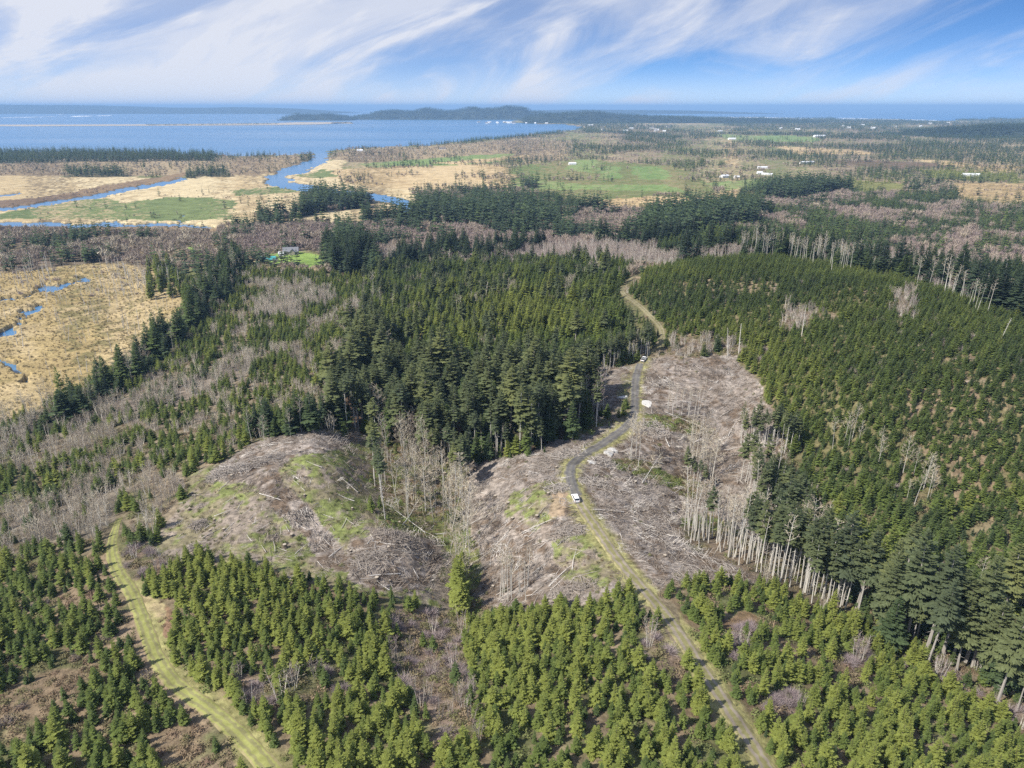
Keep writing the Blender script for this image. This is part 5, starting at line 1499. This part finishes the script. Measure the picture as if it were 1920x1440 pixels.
# ------------------------------------------------------------------ vehicles
M['white_paint'] = plain_mat('white_car_paint', (.80,.80,.80), .3, .04, 2, .5)
M['glass'] = plain_mat('dark_car_glass', (.02,.025,.03), .08, .1, 2, .5)
M['tyre'] = plain_mat('tyre_rubber', (.03,.03,.03), .8, .1, 3)
M['lamp'] = plain_mat('lamp_lens', (.5,.12,.08), .3, .1, 3)
M['steel'] = plain_mat('steel', (.5,.5,.5), .4, .1, 3)
def car(name, px, py, heading, label, pickup=False):
    P = ground_at(px, py); e = bpy.data.objects.new(name, None); COL.objects.link(e)
    e.location = (P[0], P[1], P[2] + .18); e.rotation_euler = (0, 0, heading)
    L, W = (5.4, 1.95) if pickup else (4.7, 1.85)
    hl, hw = L / 2, W / 2
    q = MB()
    side = [(-hl, .45), (-hl + .05, .95), (hl - 1.3, 1.02), (hl - .15, .88), (hl, .5), (hl - .1, .32), (-hl + .1, .32)]
    k = len(side)
    for s, ws in ((-1, hw), (1, hw)):
        q.v += [(x, s * ws * (1 if .4 < z < .95 else .95), z) for x, z in side]
    q.f = [tuple(range(k))[::-1], tuple(range(k, 2 * k))] + [(j, (j + 1) % k, k + (j + 1) % k, k + j) for j in range(k)]; q.m = [0] * len(q.f)
    link('body', q.mesh('body', [M['white_paint']]), e)
    q = MB(); x0, x1 = (-.5, 1.3) if pickup else (-hl + .1, 1.15)
    q.box(x0, x1, -hw * .93, hw * .93, .96, 1.68, 0, .32, .14); c = link('cabin', q.mesh('cabin', [M['white_paint']]), e)
    for sg in (-1, 1):
        q = MB(); y0, y1 = sg * hw * .905, sg * (hw * .93 - .115)
        q.quad((x0 + .2, y0 + sg * .015, 1.04), (x1 - .2, y0 + sg * .015, 1.04), (x1 - .36, y1 + sg * .015, 1.58), (x0 + .36, y1 + sg * .015, 1.58)); link('side_window', q.mesh('side_window', [M['glass']]), c)
    for xa, xb, sg, nm in ((x1 - .03, x1 - .29, 1, 'windscreen'), (x0 + .03, x0 + .29, -1, 'rear_window')):
        q = MB(); q.quad((xa + sg * .02, -hw * .82, 1.04), (xa + sg * .02, hw * .82, 1.04), (xb + sg * .02, hw * .76, 1.6), (xb + sg * .02, -hw * .76, 1.6)); link(nm, q.mesh(nm, [M['glass']]), c)
    if pickup:
        q = MB(); q.box(-hl + .12, -.62, -hw * .86, hw * .86, .965, 1.0); link('bed_floor', q.mesh('bed_floor', [M['tyre']]), e)
    for wx in (-hl + .95, hl - .95):
        for sg in (-1, 1):
            q = MB(); q.tube([(wx, sg * (hw - .24), .34), (wx, sg * (hw + .01), .34)], [.36, .36], 14); w = link('wheel', q.mesh('wheel', [M['tyre']]), e)
            q = MB(); q.tube([(wx, sg * (hw - .05), .34), (wx, sg * (hw + .025), .34)], [.2, .2], 10); link('rim', q.mesh('rim', [M['steel']]), w)
    for sg in (-1, 1):
        q = MB(); q.box(-hl - .02, -hl + .05, sg * hw * .72 - .12, sg * hw * .72 + .12, .68, .88); link('tail_lamp', q.mesh('tail_lamp', [M['lamp']]), e)
        q = MB(); q.box(hl - .14, hl - .05, sg * hw * .68 - .16, sg * hw * .68 + .16, .66, .8); link('headlight', q.mesh('headlight', [M['steel']]), e)
    tag(e, label, 'car')
def road_heading(path, P):
    k = int(np.argmin(np.hypot(path[:, 0] - P[0], path[:, 1] - P[1]))); a, b_ = path[max(k - 1, 0)], path[min(k + 1, len(path) - 1)]
    return math.atan2(b_[1] - a[1], b_[0] - a[0])
car('parked_car', 1079, 938, road_heading(ROAD_LOW, ground_at(1079, 938)), 'white car parked on the road where dark gravel meets the grassy ruts')
car('pickup_truck', 1207, 676, road_heading(ROAD_TOP, ground_at(1207, 676)), 'white pickup parked at the top of the clear-cut road', True)

# ------------------------------------------------------------------ house in the clearing and farm buildings
M['roof_grey'] = plain_mat('grey_shingles', (.20,.205,.22), .8, .2, .8)
M['wall_grey'] = plain_mat('house_walls', (.42,.37,.31), .8, .12, .8)
M['wall_white'] = plain_mat('white_walls', (.78,.77,.74), .7, .06, .5)
M['roof_pale'] = plain_mat('pale_metal_roof', (.70,.71,.72), .5, .08, .3)
M['roof_dark'] = plain_mat('dark_roof', (.16,.14,.13), .8, .15, .5)
M['teal'] = plain_mat('teal_sheet', (.06,.34,.36), .6, .15, .6)
def building(name, px, py, L, W, H, rot, wall, roof, label, windows=3, chimney=False, group=None, wing=False, pitch=.45):
    P = ground_at(px, py); e = bpy.data.objects.new(name, None); COL.objects.link(e); e.location = tuple(P); e.rotation_euler = (0, 0, rot)
    q = MB(); hl, hw = L / 2, W / 2; rz = H + W * pitch
    q.box(-hl, hl, -hw, hw, -1.2, H)
    for s in (-1, 1):
        q.tri((s * hl, -hw, H), (s * hl, hw, H), (s * hl, 0, rz))
    wl_ = link('wall', q.mesh('wall', [M[wall]]), e)
    q = MB(); o = .5; ez = H - o * pitch * 2 * .5
    for s in (-1, 1):
        q.quad((-hl - o, s * (hw + o), ez), (hl + o, s * (hw + o), ez), (hl + o, 0, rz + .05), (-hl - o, 0, rz + .05))
        q.quad((-hl - o, s * (hw + o), ez + .25), (hl + o, s * (hw + o), ez + .25), (hl + o, 0, rz + .3), (-hl - o, 0, rz + .3))
        q.quad((-hl - o, s * (hw + o), ez), (hl + o, s * (hw + o), ez), (hl + o, s * (hw + o), ez + .25), (-hl - o, s * (hw + o), ez + .25))
    if wing:
        w2 = W * .38; y2 = -hw - 4.5; r2 = H + w2 * pitch * 2
        q.quad((hl * .2 - w2, y2, H - .1), (hl * .2, y2, r2), (hl * .2, 0, r2), (hl * .2 - w2, 0, H - .1)); q.quad((hl * .2 + w2, y2, H - .1), (hl * .2, y2, r2), (hl * .2, 0, r2), (hl * .2 + w2, 0, H - .1))
    rf = link('roof', q.mesh('roof', [M[roof]]), e)
    if wing:
        q = MB(); q.box(hl * .2 - w2 + .4, hl * .2 + w2 - .4, y2 + .4, -hw + .01, -1.2, H); q.tri((hl * .2 - w2 + .4, y2 + .4, H), (hl * .2 + w2 - .4, y2 + .4, H), (hl * .2, y2 + .4, r2 - .3)); link('wing_wall', q.mesh('wing_wall', [M[wall]]), e)
    if chimney:
        q = MB(); q.box(-hl * .4 - .5, -hl * .4 + .5, .6, 1.5, H + .4, rz + 1.3); link('chimney', q.mesh('chimney', [M['roof_dark']]), rf)
    for k in range(windows):
        x = -hl + L * (k + .5) / windows
        if wing and abs(x - hl * .2) < w2:
            continue
        q = MB(); q.box(x - .7, x + .7, -hw - .05, -hw + .05, H * .35, H * .78); link('window', q.mesh('window', [M['glass']]), wl_)
    q = MB(); q.box(-hl - .05, -hl + .05, -.6, .6, 0, min(2.2, H * .8)); link('door', q.mesh('door', [M['roof_dark']]), wl_)
    tag(e, label, 'house' if name == 'house' else 'building', group)
building('house', 546, 476, 15.5, 8.5, 3.2, R(12), 'wall_grey', 'roof_grey', 'grey-roofed house in the bright green clearing', 4, True, None, True)
building('garden_shed', 528, 480, 5, 4, 2.6, R(5), 'wall_white', 'roof_pale', 'small pale shed beside the drive of the clearing house', 1)
def arch_hut(px, py):
    P = ground_at(px, py); e = bpy.data.objects.new('arched_shelter', None); COL.objects.link(e); e.location = tuple(P); e.rotation_euler = (0, 0, R(8))
    q = MB(); k = 10; r = 5; L = 8
    ring = [(-r * math.cos(math.pi * j / k), 3.6 * math.sin(math.pi * j / k)) for j in range(k + 1)]
    for j in range(k):
        (y0, z0), (y1, z1) = ring[j], ring[j + 1]; q.quad((-L, y0, z0), (L, y0, z0), (L, y1, z1), (-L, y1, z1))
    link('cover', q.mesh('cover', [M['teal']]), e)
    q = MB()
    for s in (-1, 1):
        n0 = len(q.v); q.v += [(s * (L - .1), y, z) for y, z in ring]; q.f.append(tuple(range(n0, n0 + k + 1))); q.m.append(0)
    link('end_wall', q.mesh('end_wall', [M['roof_pale']]), e)
    tag(e, 'teal arched shelter at the left end of the clearing', 'shelter')
arch_hut(503, 487)
DRV = smooth_path([(508, 496), (516, 488), (526, 481), (536, 477)])
ribbon('driveway', DRV, 3.0, M['gravel'], 'grey gravel drive to the house in the clearing', .12)
FARM = [(1073,309,34,16,5,'wall_white','roof_pale','white farm building in the middle of the green pastures'),
        (1358,333,36,14,5,'wall_white','roof_pale','white barn at the left of the roadside farm group'),
        (1381,334,18,12,4,'wall_white','roof_pale','small white house right of the roadside barn'),
        (1430,316,46,12,4,'wall_white','roof_pale','white shed above the roadside farm group'),
        (1424,326,20,14,4,'wall_white','roof_pale','small white barn beside the tan farm yard'),
        (1438,328,40,10,3,'wall_white','roof_pale','low pale shed in the tan farm yard'),
        (1513,307,70,16,5,'wall_white','roof_pale','long white roofed barn among dark conifers'),
        (1536,257,110,30,7,'wall_white','roof_pale','long white barn at the far end of the big green field'),
        (1372,262,60,24,6,'wall_white','roof_pale','white farmhouse at the near left corner of the big green field'),
        (675,284,34,20,5,'wall_white','roof_pale','lone white house by the river mouth'),
        (830,280,40,18,5,'wall_white','roof_dark','dark-roofed house among bare trees along the bay shore'),
        (1820,330,60,16,4,'wall_white','roof_pale','pale farm shed on the sunny right-hand hillside'),
        (1350,247,50,20,6,'wall_white','roof_pale','white house beyond the big green field'),
        (1107,236,70,30,8,'wall_white','roof_pale','white building at the tip of the bay head')]
for px, py, L, W, H, w, r_, lab in FARM:
    building('farm_building', px, py, L * .62, W * .62, H * .8, rng.normal() * .25, w, r_, lab, 3, False, None, False, .3)
for k in range(46):
    if k < 26:
        px, py = rng.uniform(895, 1030), rng.uniform(229.6, 232); lab, grp = 'small white building of the harbour town on the bay', 'harbour town buildings'
    elif k < 36:
        px, py = rng.uniform(1120, 1260), rng.uniform(236, 248); lab, grp = 'pale house scattered behind the bay head', 'houses behind the bay head'
    else:
        px, py = rng.uniform(1450, 1780), rng.uniform(229, 246); lab, grp = 'tiny pale house on the wooded plain near the ocean', 'houses on the far plain'
    if k < 26:
        P = np.array(plane_pt(px, py, 2.0))
    building('town_building', px, py, rng.uniform(16, 34), rng.uniform(12, 18), rng.uniform(6, 9), rng.normal() * .4, 'wall_white', 'roof_pale' if rng.random() < .7 else 'roof_dark', lab, 2, False, grp, False, .3)

# ------------------------------------------------------------------ look-alikes: say which one, counted from the left
ORD = ['leftmost', 'second from left', 'third from left', 'fourth from left', 'fifth from left', 'sixth from left', 'seventh from left', 'eighth from left', 'ninth from left', 'tenth from left', 'eleventh from left', 'twelfth from left']
same = {}
for o in list(scene.objects):
    if o.parent is None and 'label' in o and 'group' in o:
        same.setdefault(o['label'], []).append(o)
for lab, os_ in same.items():
    if 2 <= len(os_) <= 12:
        os_.sort(key=lambda o: float(project(o.location[0], o.location[1], o.location[2])[0]))
        for k, o in enumerate(os_):
            t_ = f'{lab}, ' + ('rightmost' if k == len(os_) - 1 else ORD[k])
            if len(t_.split()) <= 16:
                o['label'] = t_
# ------------------------------------------------------------------ haze
q = MB(); q.box(-62000, 62000, -500, 66000, -3.0, 262.0)
me = q.mesh('haze', [])
hm = bpy.data.materials.new('haze_air'); hm.use_nodes = True
hm.node_tree.nodes.clear()
pv = hm.node_tree.nodes.new('ShaderNodeVolumePrincipled')
pv.inputs['Color'].default_value = (.37, .63, 1.0, 1)
pv.inputs['Density'].default_value = 6.3e-5
pv.inputs['Anisotropy'].default_value = 0.0
ho = hm.node_tree.nodes.new('ShaderNodeOutputMaterial')
hm.node_tree.links.new(pv.outputs[0], ho.inputs['Volume'])
me.materials.append(hm)
hz = link('haze', me)
tag(hz, 'thin blue sea haze over the whole landscape', 'haze', kind='stuff')
print('done', time.time() - T0, len(bpy.data.objects))
